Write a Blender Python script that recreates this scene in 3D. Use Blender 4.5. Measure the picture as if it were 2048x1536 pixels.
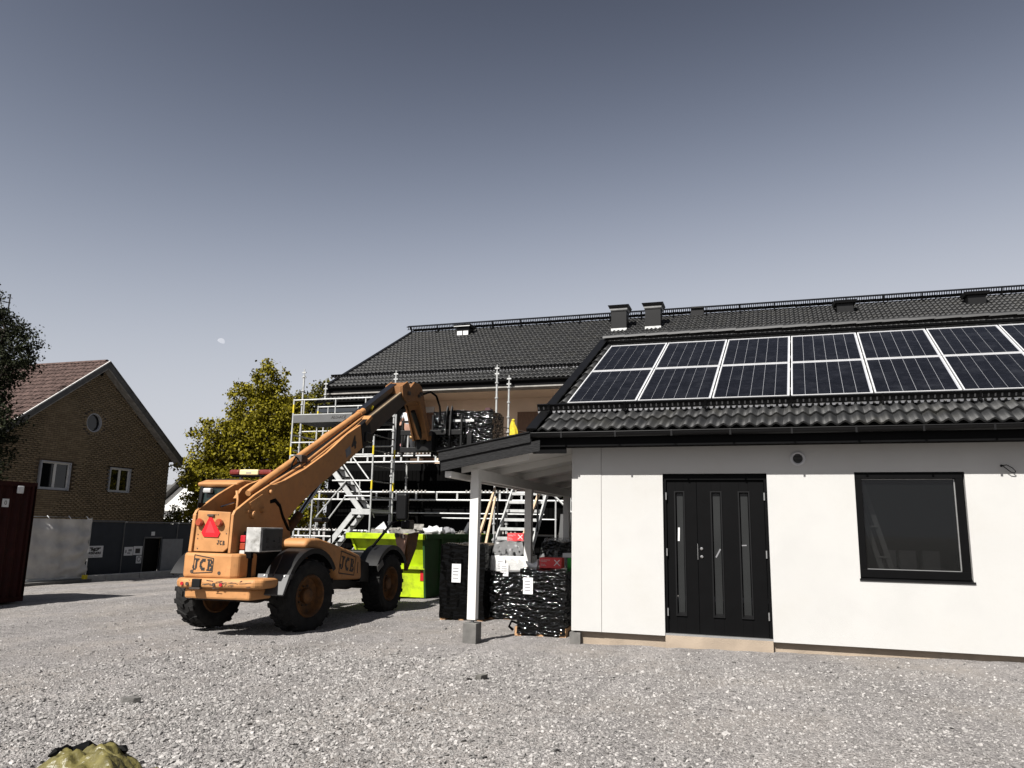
import bpy, bmesh, math, random
import numpy as np
from mathutils import Matrix, Vector

for o in list(bpy.data.objects):
    bpy.data.objects.remove(o, do_unlink=True)
SC = bpy.context.scene
COL = SC.collection
random.seed(7)
RNG = np.random.default_rng(11)
R = math.radians

# ------------------------------------------------------------------ camera
cam = bpy.data.cameras.new('camera')
cam.sensor_fit = 'HORIZONTAL'
cam.sensor_width = 36.0
cam.lens = 36.0 * 1545.0 / 2048.0
cam.clip_start = 0.05
cam.clip_end = 6000
camo = bpy.data.objects.new('camera', cam)
COL.objects.link(camo)
_p, _r, _y = R(10.62), R(1.07), R(17.88)
_f = Vector((-math.sin(_y) * math.cos(_p), math.cos(_y) * math.cos(_p), math.sin(_p)))
_rt = Vector((math.cos(_y), math.sin(_y), 0))
_up = _rt.cross(_f)
_rt2 = _rt * math.cos(_r) + _up * math.sin(_r)
_up2 = -_rt * math.sin(_r) + _up * math.cos(_r)
camo.matrix_world = Matrix(((_rt2.x, _up2.x, -_f.x, 0), (_rt2.y, _up2.y, -_f.y, 0), (_rt2.z, _up2.z, -_f.z, 1.55), (0, 0, 0, 1)))
SC.camera = camo

# ------------------------------------------------------------------ sky, sun, exposure
SUN = Vector((-0.29, -0.96, 1.0)).normalized()
world = bpy.data.worlds.new('World')
SC.world = world
world.use_nodes = True
wn = world.node_tree
wn.nodes.clear()
sky = wn.nodes.new('ShaderNodeTexSky')
sky.sky_type = 'NISHITA'
sky.sun_disc = False
sky.sun_elevation = math.asin(SUN.z)
sky.sun_rotation = math.atan2(SUN.x, SUN.y) % (2 * math.pi)
sky.altitude = 0
sky.air_density = 1.0
sky.dust_density = 0.6
sky.ozone_density = 1.0
hsv = wn.nodes.new('ShaderNodeHueSaturation')
hsv.inputs['Saturation'].default_value = 0.20
def wmath(op, **kw):
    n = wn.nodes.new('ShaderNodeVectorMath'); n.operation = op
    return n
nrm = wmath('SCALE'); nrm.inputs['Scale'].default_value = 1 / 3.885
gam = wn.nodes.new('ShaderNodeGamma')
gam.inputs['Gamma'].default_value = 3.9
one = wmath('ADD'); one.inputs[1].default_value = (1, 1, 1)
dv = wmath('DIVIDE')
sc_ = wmath('SCALE'); sc_.inputs['Scale'].default_value = 3.55
tint = wmath('MULTIPLY'); tint.inputs[1].default_value = (0.985, 0.985, 1.045)
bg = wn.nodes.new('ShaderNodeBackground')
bg.inputs['Strength'].default_value = 0.1
wo = wn.nodes.new('ShaderNodeOutputWorld')
# clear dry sky: desaturated, with a steep fall-off from the horizon up
wn.links.new(sky.outputs[0], hsv.inputs['Color'])
wn.links.new(hsv.outputs[0], nrm.inputs[0])
wn.links.new(nrm.outputs[0], gam.inputs['Color'])
wn.links.new(gam.outputs[0], one.inputs[0])
wn.links.new(gam.outputs[0], dv.inputs[0])
wn.links.new(one.outputs[0], dv.inputs[1])
wn.links.new(dv.outputs[0], sc_.inputs[0])
wn.links.new(sc_.outputs[0], tint.inputs[0])
wn.links.new(tint.outputs[0], bg.inputs['Color'])
wn.links.new(bg.outputs[0], wo.inputs['Surface'])
sl = bpy.data.lights.new('sun', 'SUN')
sl.energy = 5.0
sl.angle = R(0.5)
sl.color = (1.0, 0.965, 0.915)
slo = bpy.data.objects.new('sun', sl)
COL.objects.link(slo)
slo.rotation_euler = SUN.to_track_quat('Z', 'Y').to_euler()
slo.location = SUN * 60
SC.view_settings.view_transform = 'Standard'
SC.view_settings.look = 'None'
SC.view_settings.gamma = 1.0
SC.view_settings.exposure = 1.085
SC.view_settings.use_curve_mapping = False
SC.cycles.max_bounces = 6

# ------------------------------------------------------------------ helpers
WM = {}

def thing(name, label, cat, loc=(0, 0, 0), rz=0.0, group=None, kind=None):
    o = bpy.data.objects.new(name, None)
    o.empty_display_size = 0.3
    COL.objects.link(o)
    o.location = loc
    o.rotation_euler = (0, 0, rz)
    WM[o] = Matrix.Translation(Vector(loc)) @ Matrix.Rotation(rz, 4, 'Z')
    tag(o, label, cat, group, kind)
    return o

def tag(o, label=None, cat=None, group=None, kind=None):
    if label: o['label'] = label
    if cat: o['category'] = cat
    if group: o['group'] = group
    if kind: o['kind'] = kind
    return o

def empty_part(name, parent, M=Matrix.Identity(4)):
    o = bpy.data.objects.new(name, None)
    o.empty_display_size = 0.1
    COL.objects.link(o)
    o.parent = parent
    o.matrix_basis = M
    WM[o] = WM[parent] @ M
    return o

def inst(name, me, parent, Mworld, local=False, kind=None):
    o = bpy.data.objects.new(name, me)
    COL.objects.link(o)
    if parent is not None:
        o.parent = parent
        o.matrix_basis = Mworld if local else WM[parent].inverted() @ Mworld
    else:
        o.matrix_basis = Mworld
    if kind: o['kind'] = kind
    return o

def copy_tree(o, parent=None, loc=None, rz=None):
    c = o.copy()
    COL.objects.link(c)
    if parent is not None:
        c.parent = parent
    if loc is not None:
        c.location = loc
    if rz is not None:
        c.rotation_euler = (0, 0, rz)
    WM[c] = c.matrix_basis.copy() if parent is None else WM[parent] @ c.matrix_basis
    for ch in list(o.children):
        copy_tree(ch, c)
    return c

class B:
    def __init__(s):
        s.v = []; s.f = []
    def add(s, vs, fs):
        n = len(s.v)
        s.v.extend([tuple(p) for p in vs])
        s.f.extend([tuple(i + n for i in f) for f in fs])
        return s
    def box(s, x0, x1, y0, y1, z0, z1):
        return s.add([(x0, y0, z0), (x1, y0, z0), (x1, y1, z0), (x0, y1, z0), (x0, y0, z1), (x1, y0, z1), (x1, y1, z1), (x0, y1, z1)],
                     [(0, 3, 2, 1), (4, 5, 6, 7), (0, 1, 5, 4), (1, 2, 6, 5), (2, 3, 7, 6), (3, 0, 4, 7)])
    def obox(s, c, ax, ay, az):
        c, ax, ay, az = Vector(c), Vector(ax), Vector(ay), Vector(az)
        vs = [c + ax * i + ay * j + az * k for i, j, k in ((-1, -1, -1), (1, -1, -1), (1, 1, -1), (-1, 1, -1), (-1, -1, 1), (1, -1, 1), (1, 1, 1), (-1, 1, 1))]
        return s.add(vs, [(0, 3, 2, 1), (4, 5, 6, 7), (0, 1, 5, 4), (1, 2, 6, 5), (2, 3, 7, 6), (3, 0, 4, 7)])
    def beam(s, p, q, w, h, up=(0, 0, 1)):
        p, q = Vector(p), Vector(q)
        d = q - p
        L = d.length
        d.normalize()
        up = Vector(up)
        if abs(d.dot(up)) > 0.98: up = Vector((0, 1, 0))
        sd = d.cross(up).normalized()
        u2 = sd.cross(d)
        return s.obox((p + q) / 2, d * L / 2, sd * w / 2, u2 * h / 2)
    def tube(s, path, r, n=8, cap=True):
        P = [Vector(p) for p in path]
        rings = []
        t = (P[1] - P[0]).normalized()
        ref = Vector((0, 0, 1)) if abs(t.z) < 0.9 else Vector((1, 0, 0))
        a = t.cross(ref).normalized()
        rr = r if isinstance(r, (list, tuple)) else [r] * len(P)
        vs = []
        for i, p in enumerate(P):
            if i == 0: t = (P[1] - P[0])
            elif i == len(P) - 1: t = (P[-1] - P[-2])
            else: t = (P[i + 1] - P[i]).normalized() + (P[i] - P[i - 1]).normalized()
            t.normalize()
            a = (a - t * a.dot(t)).normalized()
            b = t.cross(a)
            for k in range(n):
                an = 2 * math.pi * k / n
                vs.append(p + (a * math.cos(an) + b * math.sin(an)) * rr[i])
        fs = []
        for i in range(len(P) - 1):
            for k in range(n):
                k2 = (k + 1) % n
                fs.append((i * n + k, i * n + k2, (i + 1) * n + k2, (i + 1) * n + k))
        if cap:
            fs.append(tuple(range(n - 1, -1, -1)))
            fs.append(tuple((len(P) - 1) * n + k for k in range(n)))
        return s.add(vs, fs)
    def cyl(s, p, q, r, n=12):
        return s.tube([p, q], r, n)
    def prism(s, poly, d):
        n = len(poly)
        P = [Vector(p) for p in poly]
        d = Vector(d)
        vs = P + [p + d for p in P]
        fs = [tuple(range(n - 1, -1, -1)), tuple(range(n, 2 * n))]
        for i in range(n):
            j = (i + 1) % n
            fs.append((i, j, n + j, n + i))
        return s.add(vs, fs)
    def lathe(s, prof, n=24, M=None):
        # prof: list of (r, h) ; axis = local z
        m = len(prof)
        vs = []
        for k in range(n):
            a = 2 * math.pi * k / n
            for r_, h in prof:
                v = Vector((r_ * math.cos(a), r_ * math.sin(a), h))
                vs.append(M @ v if M else v)
        fs = []
        for k in range(n):
            k2 = (k + 1) % n
            for i in range(m - 1):
                fs.append((k * m + i, k2 * m + i, k2 * m + i + 1, k * m + i + 1))
        return s.add(vs, fs)
    def sphere(s, c, r, n=10, sc=(1, 1, 1)):
        c = Vector(c)
        m = n // 2 + 1
        prof = [(r * math.sin(math.pi * i / (m)), -r * math.cos(math.pi * i / m)) for i in range(m + 1)]
        M = Matrix.Translation(c) @ Matrix.Diagonal((sc[0], sc[1], sc[2], 1))
        return s.lathe(prof, n, M)
    def mesh(s, name):
        me = bpy.data.meshes.new(name)
        me.from_pydata([tuple(v) for v in s.v], [], s.f)
        me.update()
        return me
    def build(s, name, mat, parent=None, local=False, smooth=False, bevel=0.0, seg=2, label=None, kind=None, fix=True):
        vs = s.v
        if parent is not None and not local:
            inv = WM[parent].inverted()
            vs = [tuple(inv @ Vector(v)) for v in vs]
        me = bpy.data.meshes.new(name)
        me.from_pydata(vs, [], s.f)
        if fix:
            bm = bmesh.new(); bm.from_mesh(me)
            bmesh.ops.recalc_face_normals(bm, faces=bm.faces)
            bm.to_mesh(me); bm.free()
        me.update()
        if mat: me.materials.append(mat)
        o = bpy.data.objects.new(name, me)
        COL.objects.link(o)
        if parent is not None:
            o.parent = parent
            WM[o] = WM[parent]
        else:
            WM[o] = Matrix.Identity(4)
        if smooth:
            for p in me.polygons: p.use_smooth = True
            if smooth != True:
                me.set_sharp_from_angle(angle=R(smooth))
        if bevel > 0:
            md = o.modifiers.new('bevel', 'BEVEL')
            md.width = bevel; md.segments = seg; md.limit_method = 'ANGLE'; md.angle_limit = R(35)
        if label: o['label'] = label
        if kind: o['kind'] = kind
        return o

def np_mesh(name, V, F, mat=None, rnd=None):
    me = bpy.data.meshes.new(name)
    V = np.asarray(V, dtype=np.float32); F = np.asarray(F, dtype=np.int32)
    k = F.shape[1]
    me.vertices.add(len(V)); me.vertices.foreach_set('co', V.ravel())
    me.loops.add(F.size); me.loops.foreach_set('vertex_index', F.ravel())
    me.polygons.add(len(F))
    me.polygons.foreach_set('loop_start', np.arange(0, F.size, k, dtype=np.int32))
    me.update(calc_edges=True)
    if rnd is not None:
        at = me.attributes.new('rnd', 'FLOAT', 'FACE')
        at.data.foreach_set('value', np.asarray(rnd, dtype=np.float32))
    if mat: me.materials.append(mat)
    me.validate()
    return me

def obj(name, me, parent=None, kind=None):
    o = bpy.data.objects.new(name, me)
    COL.objects.link(o)
    if parent is not None:
        o.parent = parent
        WM[o] = WM[parent]
    if kind: o['kind'] = kind
    return o

# ------------------------------------------------------------------ materials
def mat(name, col, rough=0.6, metal=0.0, var=0.12, scale=6.0, bump=0.0, bscale=60.0, rnd=0.0, spec=0.5, coat=0.0, dirt=None, dirt_scale=2.0, dirt_lo=0.5, dirt_hi=0.7, stretch=None, rvar=0.0, trans=0.0, detail=5.0, bdetail=4.0, bdist=None):
    m = bpy.data.materials.new(name)
    m.use_nodes = True
    nt = m.node_tree
    N, Lk = nt.nodes, nt.links
    bs = N['Principled BSDF']
    bs.inputs['Roughness'].default_value = rough
    bs.inputs['Metallic'].default_value = metal
    bs.inputs['Specular IOR Level'].default_value = spec
    if coat: bs.inputs['Coat Weight'].default_value = coat
    if trans: bs.inputs['Transmission Weight'].default_value = trans
    geo = N.new('ShaderNodeNewGeometry')
    pos = geo.outputs['Position']
    if stretch:
        mp = N.new('ShaderNodeVectorMath'); mp.operation = 'MULTIPLY'
        mp.inputs[1].default_value = stretch
        Lk.new(pos, mp.inputs[0]); pos = mp.outputs[0]
    nz = N.new('ShaderNodeTexNoise')
    nz.inputs['Scale'].default_value = scale
    nz.inputs['Detail'].default_value = detail
    Lk.new(pos, nz.inputs['Vector'])
    fac = nz.outputs['Fac']
    mr = N.new('ShaderNodeMapRange')
    mr.inputs['From Min'].default_value = 0.3; mr.inputs['From Max'].default_value = 0.7
    mr.inputs['To Min'].default_value = 1 - var; mr.inputs['To Max'].default_value = 1 + var
    Lk.new(fac, mr.inputs['Value'])
    val = mr.outputs['Result']
    if rnd > 0:
        oi = N.new('ShaderNodeObjectInfo')
        at = N.new('ShaderNodeAttribute'); at.attribute_name = 'rnd'
        ad = N.new('ShaderNodeMath'); ad.operation = 'ADD'
        Lk.new(oi.outputs['Random'], ad.inputs[0]); Lk.new(at.outputs['Fac'], ad.inputs[1])
        fr = N.new('ShaderNodeMath'); fr.operation = 'FRACT'
        Lk.new(ad.outputs[0], fr.inputs[0])
        m2 = N.new('ShaderNodeMapRange')
        m2.inputs['To Min'].default_value = 1 - rnd; m2.inputs['To Max'].default_value = 1 + rnd
        Lk.new(fr.outputs[0], m2.inputs['Value'])
        mu = N.new('ShaderNodeMath'); mu.operation = 'MULTIPLY'
        Lk.new(val, mu.inputs[0]); Lk.new(m2.outputs['Result'], mu.inputs[1])
        val = mu.outputs[0]
    vm = N.new('ShaderNodeVectorMath'); vm.operation = 'SCALE'
    vm.inputs[0].default_value = col[:3]
    Lk.new(val, vm.inputs['Scale'])
    out = vm.outputs[0]
    if dirt is not None:
        n2 = N.new('ShaderNodeTexNoise'); n2.inputs['Scale'].default_value = dirt_scale; n2.inputs['Detail'].default_value = 8
        n2.inputs['Roughness'].default_value = 0.65
        Lk.new(geo.outputs['Position'], n2.inputs['Vector'])
        m3 = N.new('ShaderNodeMapRange'); m3.inputs['From Min'].default_value = dirt_lo; m3.inputs['From Max'].default_value = dirt_hi
        Lk.new(n2.outputs['Fac'], m3.inputs['Value'])
        mx = N.new('ShaderNodeMix'); mx.data_type = 'RGBA'
        Lk.new(m3.outputs['Result'], mx.inputs['Factor'])
        Lk.new(out, mx.inputs['A']); mx.inputs['B'].default_value = (*dirt[:3], 1)
        out = mx.outputs['Result']
    Lk.new(out, bs.inputs['Base Color'])
    if rvar:
        m4 = N.new('ShaderNodeMapRange'); m4.inputs['From Min'].default_value = .3; m4.inputs['From Max'].default_value = .7
        m4.inputs['To Min'].default_value = rough - rvar; m4.inputs['To Max'].default_value = rough + rvar
        Lk.new(fac, m4.inputs['Value']); Lk.new(m4.outputs['Result'], bs.inputs['Roughness'])
    if bump:
        n3 = N.new('ShaderNodeTexNoise'); n3.inputs['Scale'].default_value = bscale; n3.inputs['Detail'].default_value = bdetail
        Lk.new(pos, n3.inputs['Vector'])
        bp = N.new('ShaderNodeBump'); bp.inputs['Strength'].default_value = min(1.0, bump); bp.inputs['Distance'].default_value = bdist if bdist else 0.02 * max(1.0, bump)
        Lk.new(n3.outputs['Fac'], bp.inputs['Height']); Lk.new(bp.outputs['Normal'], bs.inputs['Normal'])
    return m

def glow_mat(name, col, strength=1.0):
    m = bpy.data.materials.new(name); m.use_nodes = True
    bs = m.node_tree.nodes['Principled BSDF']
    bs.inputs['Base Color'].default_value = (0, 0, 0, 1)
    bs.inputs['Emission Color'].default_value = (*col, 1)
    bs.inputs['Emission Strength'].default_value = strength
    return m

def film_mat(name, tint, alpha=0.4, rough=0.15):
    m = bpy.data.materials.new(name); m.use_nodes = True
    nt = m.node_tree; bs = nt.nodes['Principled BSDF']
    bs.inputs['Base Color'].default_value = (*tint, 1)
    bs.inputs['Roughness'].default_value = rough
    bs.inputs['Alpha'].default_value = alpha
    nz = nt.nodes.new('ShaderNodeTexNoise'); nz.inputs['Scale'].default_value = 25
    bp = nt.nodes.new('ShaderNodeBump'); bp.inputs['Strength'].default_value = 0.8
    nt.links.new(nz.outputs['Fac'], bp.inputs['Height']); nt.links.new(bp.outputs['Normal'], bs.inputs['Normal'])
    return m

M_ = {}
M_['plaster'] = mat('white_plaster', (0.366, 0.362, 0.351), 0.9, var=0.035, scale=2.2, bump=0.35, bscale=220, dirt=(0.335, 0.327, 0.31), dirt_scale=1.1, dirt_lo=0.5, dirt_hi=0.8)
M_['plinth'] = mat('plinth_concrete', (0.24, 0.1933, 0.1467), 0.9, var=0.15, scale=4, bump=0.4, bscale=90)
M_['concrete'] = mat('concrete', (0.098, 0.094, 0.088), 0.95, var=0.25, scale=9, bump=0.5, bscale=90)
M_['black_metal'] = mat('black_metal', (0.003, 0.003, 0.0033), 0.42, var=0.2, scale=4, spec=0.22)
M_['black_paint'] = mat('black_paint', (0.0016, 0.0016, 0.0018), 0.6, var=0.15, spec=0.06)
M_['black_wood'] = mat('black_wood', (0.002667, 0.002667, 0.0028), 0.85, spec=0.08, var=0.35, scale=14, bump=0.4, bscale=50, stretch=(1, 1, 5))
M_['cladding'] = mat('black_cladding', (0.001467, 0.001467, 0.001467), 0.9, var=0.3, scale=20, rnd=0.3, stretch=(6, 6, .4), spec=0.04)
M_['tile'] = mat('roof_tile', (0.0062, 0.0064, 0.0067), 0.58, var=0.3, scale=5, rnd=0.3, bump=0.15, bscale=120, dirt=(0.0165, 0.0158, 0.0122), dirt_scale=2.2, dirt_lo=0.5, dirt_hi=0.78, spec=0.42)
M_['ridge'] = mat('ridge_tile', (0.01267, 0.013, 0.01333), 0.6, var=0.25, scale=5, rnd=0.25)
M_['alu'] = mat('aluminium', (0.4133, 0.4133, 0.4067), 0.38, metal=0.85, var=0.08, scale=10)
M_['panel_frame'] = mat('panel_frame', (0.55, 0.555, 0.56), 0.45, metal=0.25, var=0.05)
M_['backsheet'] = mat('panel_backsheet', (0.28, 0.2867, 0.3067), 0.25, var=0.05)
M_['cell'] = mat('solar_cell', (0.0050, 0.0052, 0.0068), 0.16, var=0.3, scale=14, rnd=0.2, spec=0.32, dirt=(0.017, 0.0178, 0.021), dirt_scale=3.2, dirt_lo=0.5, dirt_hi=0.8)
M_['galv'] = mat('galvanised_steel', (0.33, 0.335, 0.33), 0.55, metal=0.35, var=0.16, scale=7, bump=0.05)
M_['white_paint'] = mat('white_paint', (0.50, 0.492, 0.47), 0.7, var=0.04)
M_['glass'] = mat('dark_glass', (0.004, 0.0045, 0.0045), 0.03, var=0.3, scale=3, spec=0.4)
M_['room_glass'] = film_mat('window_glass', (0.003, 0.0035, 0.0035), 0.62, 0.03)
M_['room_glass'].node_tree.nodes['Principled BSDF'].inputs['Normal'].links and M_['room_glass'].node_tree.links.remove(M_['room_glass'].node_tree.nodes['Principled BSDF'].inputs['Normal'].links[0])
M_['room'] = mat('dark_room_box', (0.02, 0.021, 0.02), 0.9, var=0.1)
M_['door_glass'] = mat('frosted_glass', (0.0115, 0.0122, 0.0122), 0.35, var=0.15, scale=2, spec=0.3)
M_['orange'] = mat('orange_paint', (0.345, 0.166, 0.064), 0.55, spec=0.22, var=0.12, scale=5, dirt=(0.20, 0.108, 0.048), dirt_scale=6, dirt_lo=0.54, dirt_hi=0.82, bump=0.05, bscale=40, rvar=0.1)
M_['head_paint'] = mat('shaded_greasy_orange', (0.19, 0.088, 0.034), 0.6, var=0.25, scale=7, dirt=(0.05, 0.03, 0.018), dirt_scale=7, dirt_lo=0.45, dirt_hi=0.75, spec=0.2)  # greasy orange, darkened further to stand in for shade on the boom head
M_['rim'] = mat('rim_paint', (0.10, 0.044, 0.014), 0.7, var=0.25, scale=9, dirt=(0.03, 0.02, 0.014), dirt_scale=6, dirt_lo=0.42, dirt_hi=0.72, spec=0.2)
M_['rust'] = mat('worn_steel', (0.03, 0.02, 0.01467), 0.7, var=0.4, scale=14)
M_['rubber'] = mat('tyre_rubber', (0.0125, 0.0122, 0.012), 0.9, var=0.3, scale=9, bump=0.3, bscale=50, dirt=(0.032, 0.0305, 0.028), dirt_scale=5, dirt_lo=0.52, dirt_hi=0.85, spec=0.15)
M_['fender'] = mat('fender_plastic', (0.0075, 0.0075, 0.008), 0.5, var=0.2, scale=6, dirt=(0.014, 0.0135, 0.0125), dirt_scale=4, dirt_lo=0.5, dirt_hi=0.8, spec=0.22)
M_['dark_steel'] = mat('dark_steel', (0.0035, 0.0035, 0.0037), 0.5, var=0.3, scale=6, spec=0.2)
M_['chrome'] = mat('chrome', (0.4667, 0.4667, 0.4667), 0.15, metal=1.0, var=0.05)
M_['lit_wear'] = mat('worn_lit_strip', (0.2, 0.1533, 0.1), 0.5, var=0.3, scale=9, metal=0.2)
M_['red'] = mat('red_reflector', (0.5, 0.008, 0.01333), 0.3, var=0.1, scale=20)
M_['red_light'] = mat('red_lens', (0.3333, 0.01333, 0.02), 0.2, var=0.1)
M_['amber'] = mat('amber_lens', (0.24, 0.04, 0.01667), 0.2, var=0.15)
M_['clear_lens'] = mat('clear_lens', (0.4, 0.3867, 0.3667), 0.2, var=0.1)
M_['beacon'] = mat('beacon_lens', (0.1067, 0.012, 0.009333), 0.25, var=0.25, scale=20)
M_['cream'] = mat('cream_plastic', (0.48, 0.4, 0.22), 0.45, var=0.06)
M_['cab_glass'] = mat('cab_glass', (0.008, 0.01467, 0.01333), 0.05, var=0.3)
M_['skip'] = mat('skip_paint', (0.285, 0.385, 0.005), 0.55, var=0.12, scale=4, dirt=(0.12, 0.15, 0.010), dirt_scale=3.5, dirt_lo=0.48, dirt_hi=0.75, bump=0.06, spec=0.2)
M_['wrap'] = mat('black_film', (0.0012, 0.0012, 0.0012), 0.065, var=0.2, scale=20, bump=1.0, bscale=8.5, stretch=(1.0, 1.0, 2.9), spec=0.3, bdetail=0.7, bdist=0.055)
M_['label'] = mat('paper_label', (0.48, 0.48, 0.48), 0.7, var=0.05, scale=30)
M_['print'] = mat('grey_print', (0.1333, 0.1333, 0.14), 0.7, var=0.2)
M_['black_print'] = mat('black_print', (0.008, 0.006667, 0.006), 0.6, var=0.1)
M_['white_print'] = mat('white_print', (0.5, 0.44, 0.44), 0.6, var=0.05)
M_['carton_red'] = mat('red_carton', (0.4133, 0.02, 0.02333), 0.6, var=0.06)
M_['white_box'] = mat('white_box', (0.4667, 0.4667, 0.4533), 0.4, var=0.15, scale=14, bump=0.5, bscale=30)
M_['green'] = mat('green_card', (0.01333, 0.28, 0.02667), 0.6, var=0.06)
M_['pallet'] = mat('pallet_wood', (0.3, 0.1733, 0.08667), 0.85, var=0.25, scale=12, stretch=(1, 1, 6))
M_['plank'] = mat('plank_wood', (0.4, 0.2933, 0.1933), 0.8, var=0.15, scale=14)
M_['film'] = film_mat('clear_film', (0.3667, 0.3667, 0.3667), 0.30)
M_['brick'] = mat('brick', (0.165, 0.126, 0.080), 0.92, var=0.15, scale=9, rnd=0.16, spec=0.15)
M_['mortar'] = mat('mortar', (0.04, 0.03133, 0.024), 0.95, var=0.15)
M_['red_tile'] = mat('red_tile', (0.060, 0.040, 0.035), 0.85, var=0.3, scale=6, rnd=0.3, spec=0.15)
M_['reveal'] = mat('window_reveal', (0.28, 0.2867, 0.3067), 0.7, var=0.08)
M_['hoarding'] = mat('hoarding_panel', (0.017, 0.0205, 0.026), 0.65, var=0.12, scale=3, spec=0.25)
M_['galv_dark'] = mat('galvanised_trim', (0.075, 0.076, 0.077), 0.5, metal=0.2, var=0.1)
M_['tarp'] = mat('white_tarp', (0.34, 0.33, 0.315), 0.6, var=0.12, scale=4, bump=0.5, bscale=9)
M_['container'] = mat('container_red', (0.020, 0.0042, 0.0035), 0.7, var=0.2, scale=4, dirt=(0.012, 0.005, 0.004), dirt_scale=3, spec=0.12)
M_['beige'] = mat('beige_board', (0.60, 0.455, 0.335), 0.85, var=0.05, scale=2)
M_['brown'] = mat('brown_board', (0.1267, 0.07, 0.04333), 0.8, var=0.15, scale=7, stretch=(5, 5, .6))
M_['trim'] = mat('weathered_trim', (0.20, 0.19, 0.175), 0.85, var=0.3, scale=6)
M_['leaf_olive'] = mat('leaf_olive', (0.100, 0.086, 0.0035), 0.6, var=0.3, scale=3, rnd=0.5, spec=0.1)
M_['leaf_dark'] = mat('leaf_dark', (0.009, 0.011, 0.004), 0.7, var=0.4, scale=3, rnd=0.6, spec=0.1)
M_['leaf_mid'] = mat('leaf_mid', (0.050, 0.046, 0.004), 0.6, var=0.3, scale=3, rnd=0.5, spec=0.12)
M_['bark'] = mat('bark', (0.03333, 0.02533, 0.01867), 0.95, var=0.35, scale=12, bump=0.6, bscale=30)
M_['yellow'] = mat('yellow_cloth', (0.40, 0.31, 0.008), 0.8, var=0.2, scale=14)
M_['yellow_mark'] = mat('yellow_mark', (0.48, 0.3733, 0.006667), 0.6, var=0.05)
M_['olive_tarp'] = mat('olive_tarp', (0.092, 0.080, 0.027), 0.42, var=0.35, scale=16, bump=0.5, bscale=30, spec=0.35, bdetail=2.0)
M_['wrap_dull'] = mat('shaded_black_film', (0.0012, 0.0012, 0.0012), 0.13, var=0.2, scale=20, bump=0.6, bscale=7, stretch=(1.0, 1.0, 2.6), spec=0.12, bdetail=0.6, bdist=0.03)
M_['rubble'] = mat('rubble', (0.10, 0.095, 0.085), 0.9, var=0.5, scale=8, rnd=0.6)
M_['kerb'] = mat('pale_concrete', (0.30, 0.29, 0.27), 0.9, var=0.12, scale=8)
M_['shirt'] = mat('shirt', (0.44, 0.44, 0.4533), 0.85, var=0.06)
M_['trouser'] = mat('trouser', (0.02333, 0.024, 0.02667), 0.9, var=0.2)
M_['skin'] = mat('skin', (0.28, 0.16, 0.1133), 0.6, var=0.06)
M_['grey_wall'] = mat('grey_roof', (0.06, 0.05867, 0.05667), 0.85, var=0.2, scale=3)
M_['moon'] = glow_mat('moon', (0.3067, 0.3167, 0.3467), 1.0)
M_['brass'] = mat('steel_lock', (0.5, 0.4933, 0.48), 0.25, metal=1.0, var=0.03)
M_['copper'] = mat('pin_metal', (0.3, 0.1733, 0.06667), 0.5, metal=0.3, var=0.1)

# ------------------------------------------------------------------ lettering
def text_mesh(s, size, mt, offset=0.0, shear=0.0, align='CENTER', ext=0.0015):
    cu = bpy.data.curves.new('txt', 'FONT')
    cu.body = s; cu.size = size; cu.align_x = align; cu.align_y = 'CENTER'
    cu.offset = offset; cu.shear = shear; cu.extrude = ext; cu.resolution_u = 3
    o = bpy.data.objects.new('txt', cu)
    COL.objects.link(o)
    dg = bpy.context.evaluated_depsgraph_get()
    me = bpy.data.meshes.new_from_object(o.evaluated_get(dg))
    bpy.data.objects.remove(o); bpy.data.curves.remove(cu)
    me.materials.clear(); me.materials.append(mt)
    return me

def frame_mat(o, right, up):
    r_, u_ = Vector(right).normalized(), Vector(up).normalized()
    n_ = r_.cross(u_).normalized()
    u_ = n_.cross(r_)
    return Matrix(((r_.x, u_.x, n_.x, o[0]), (r_.y, u_.y, n_.y, o[1]), (r_.z, u_.z, n_.z, o[2]), (0, 0, 0, 1)))

TXT = {
    'werners': text_mesh('WERNERS', 0.20, M_['black_print'], 0.010, 0.25),
    'small1': text_mesh('BYGG   PLATS', 0.075, M_['black_print']),
    'deck': text_mesh('ALU-ACE', 0.12, M_['black_print'], 0.005, 0.2),
    'zero': text_mesh('0', 0.22, M_['black_print']),
    'eight': text_mesh('8', 0.13, M_['black_print']),
    'three': text_mesh('3', 0.13, M_['black_print']),
    'four': text_mesh('4', 0.55, M_['black_print'], 0.02, 0.15),
    'x': text_mesh('X', 0.20, M_['white_print']),
    'lines': text_mesh('SKA EJ LASTAS\nFRAMTILL\n\nSKA EJ\nSTAPLAS', 0.036, M_['white_print'], align='LEFT'),
    'plab': text_mesh('LOADALL', 0.10, M_['black_print'], 0.002),
    'skip': text_mesh('D', 0.16, M_['black_print']),
    'lab': text_mesh('IIIII II\nPALL 14\nIIII III', 0.045, M_['black_print']),
}
GL = {'J': ["0111111", "0001110", "0001100", "0001100", "0001100", "1101100", "1101100", "0111000"],
      'C': ["0011110", "0111110", "1110000", "1100000", "1100000", "1110000", "0111110", "0011110"],
      'B': ["1111100", "0110110", "0110110", "0111100", "0111110", "0110011", "0110111", "1111110"]}

def block_word(word, h, mt):
    b = B()
    px = h / 8.0
    w = px * 0.72
    x = 0.0
    total = len(word) * 8 * w
    for ch in word:
        for r_, row in enumerate(GL[ch]):
            c = 0
            while c < 7:
                if row[c] == '1':
                    c2 = c
                    while c2 < 7 and row[c2] == '1': c2 += 1
                    b.box(x + c * w - total / 2, x + c2 * w - total / 2, h / 2 - (r_ + 1) * px, h / 2 - r_ * px, 0, 0.0015)
                    c = c2
                else: c += 1
        x += 8 * w
    me = b.mesh('lettering'); me.materials.append(mt)
    return me

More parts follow.
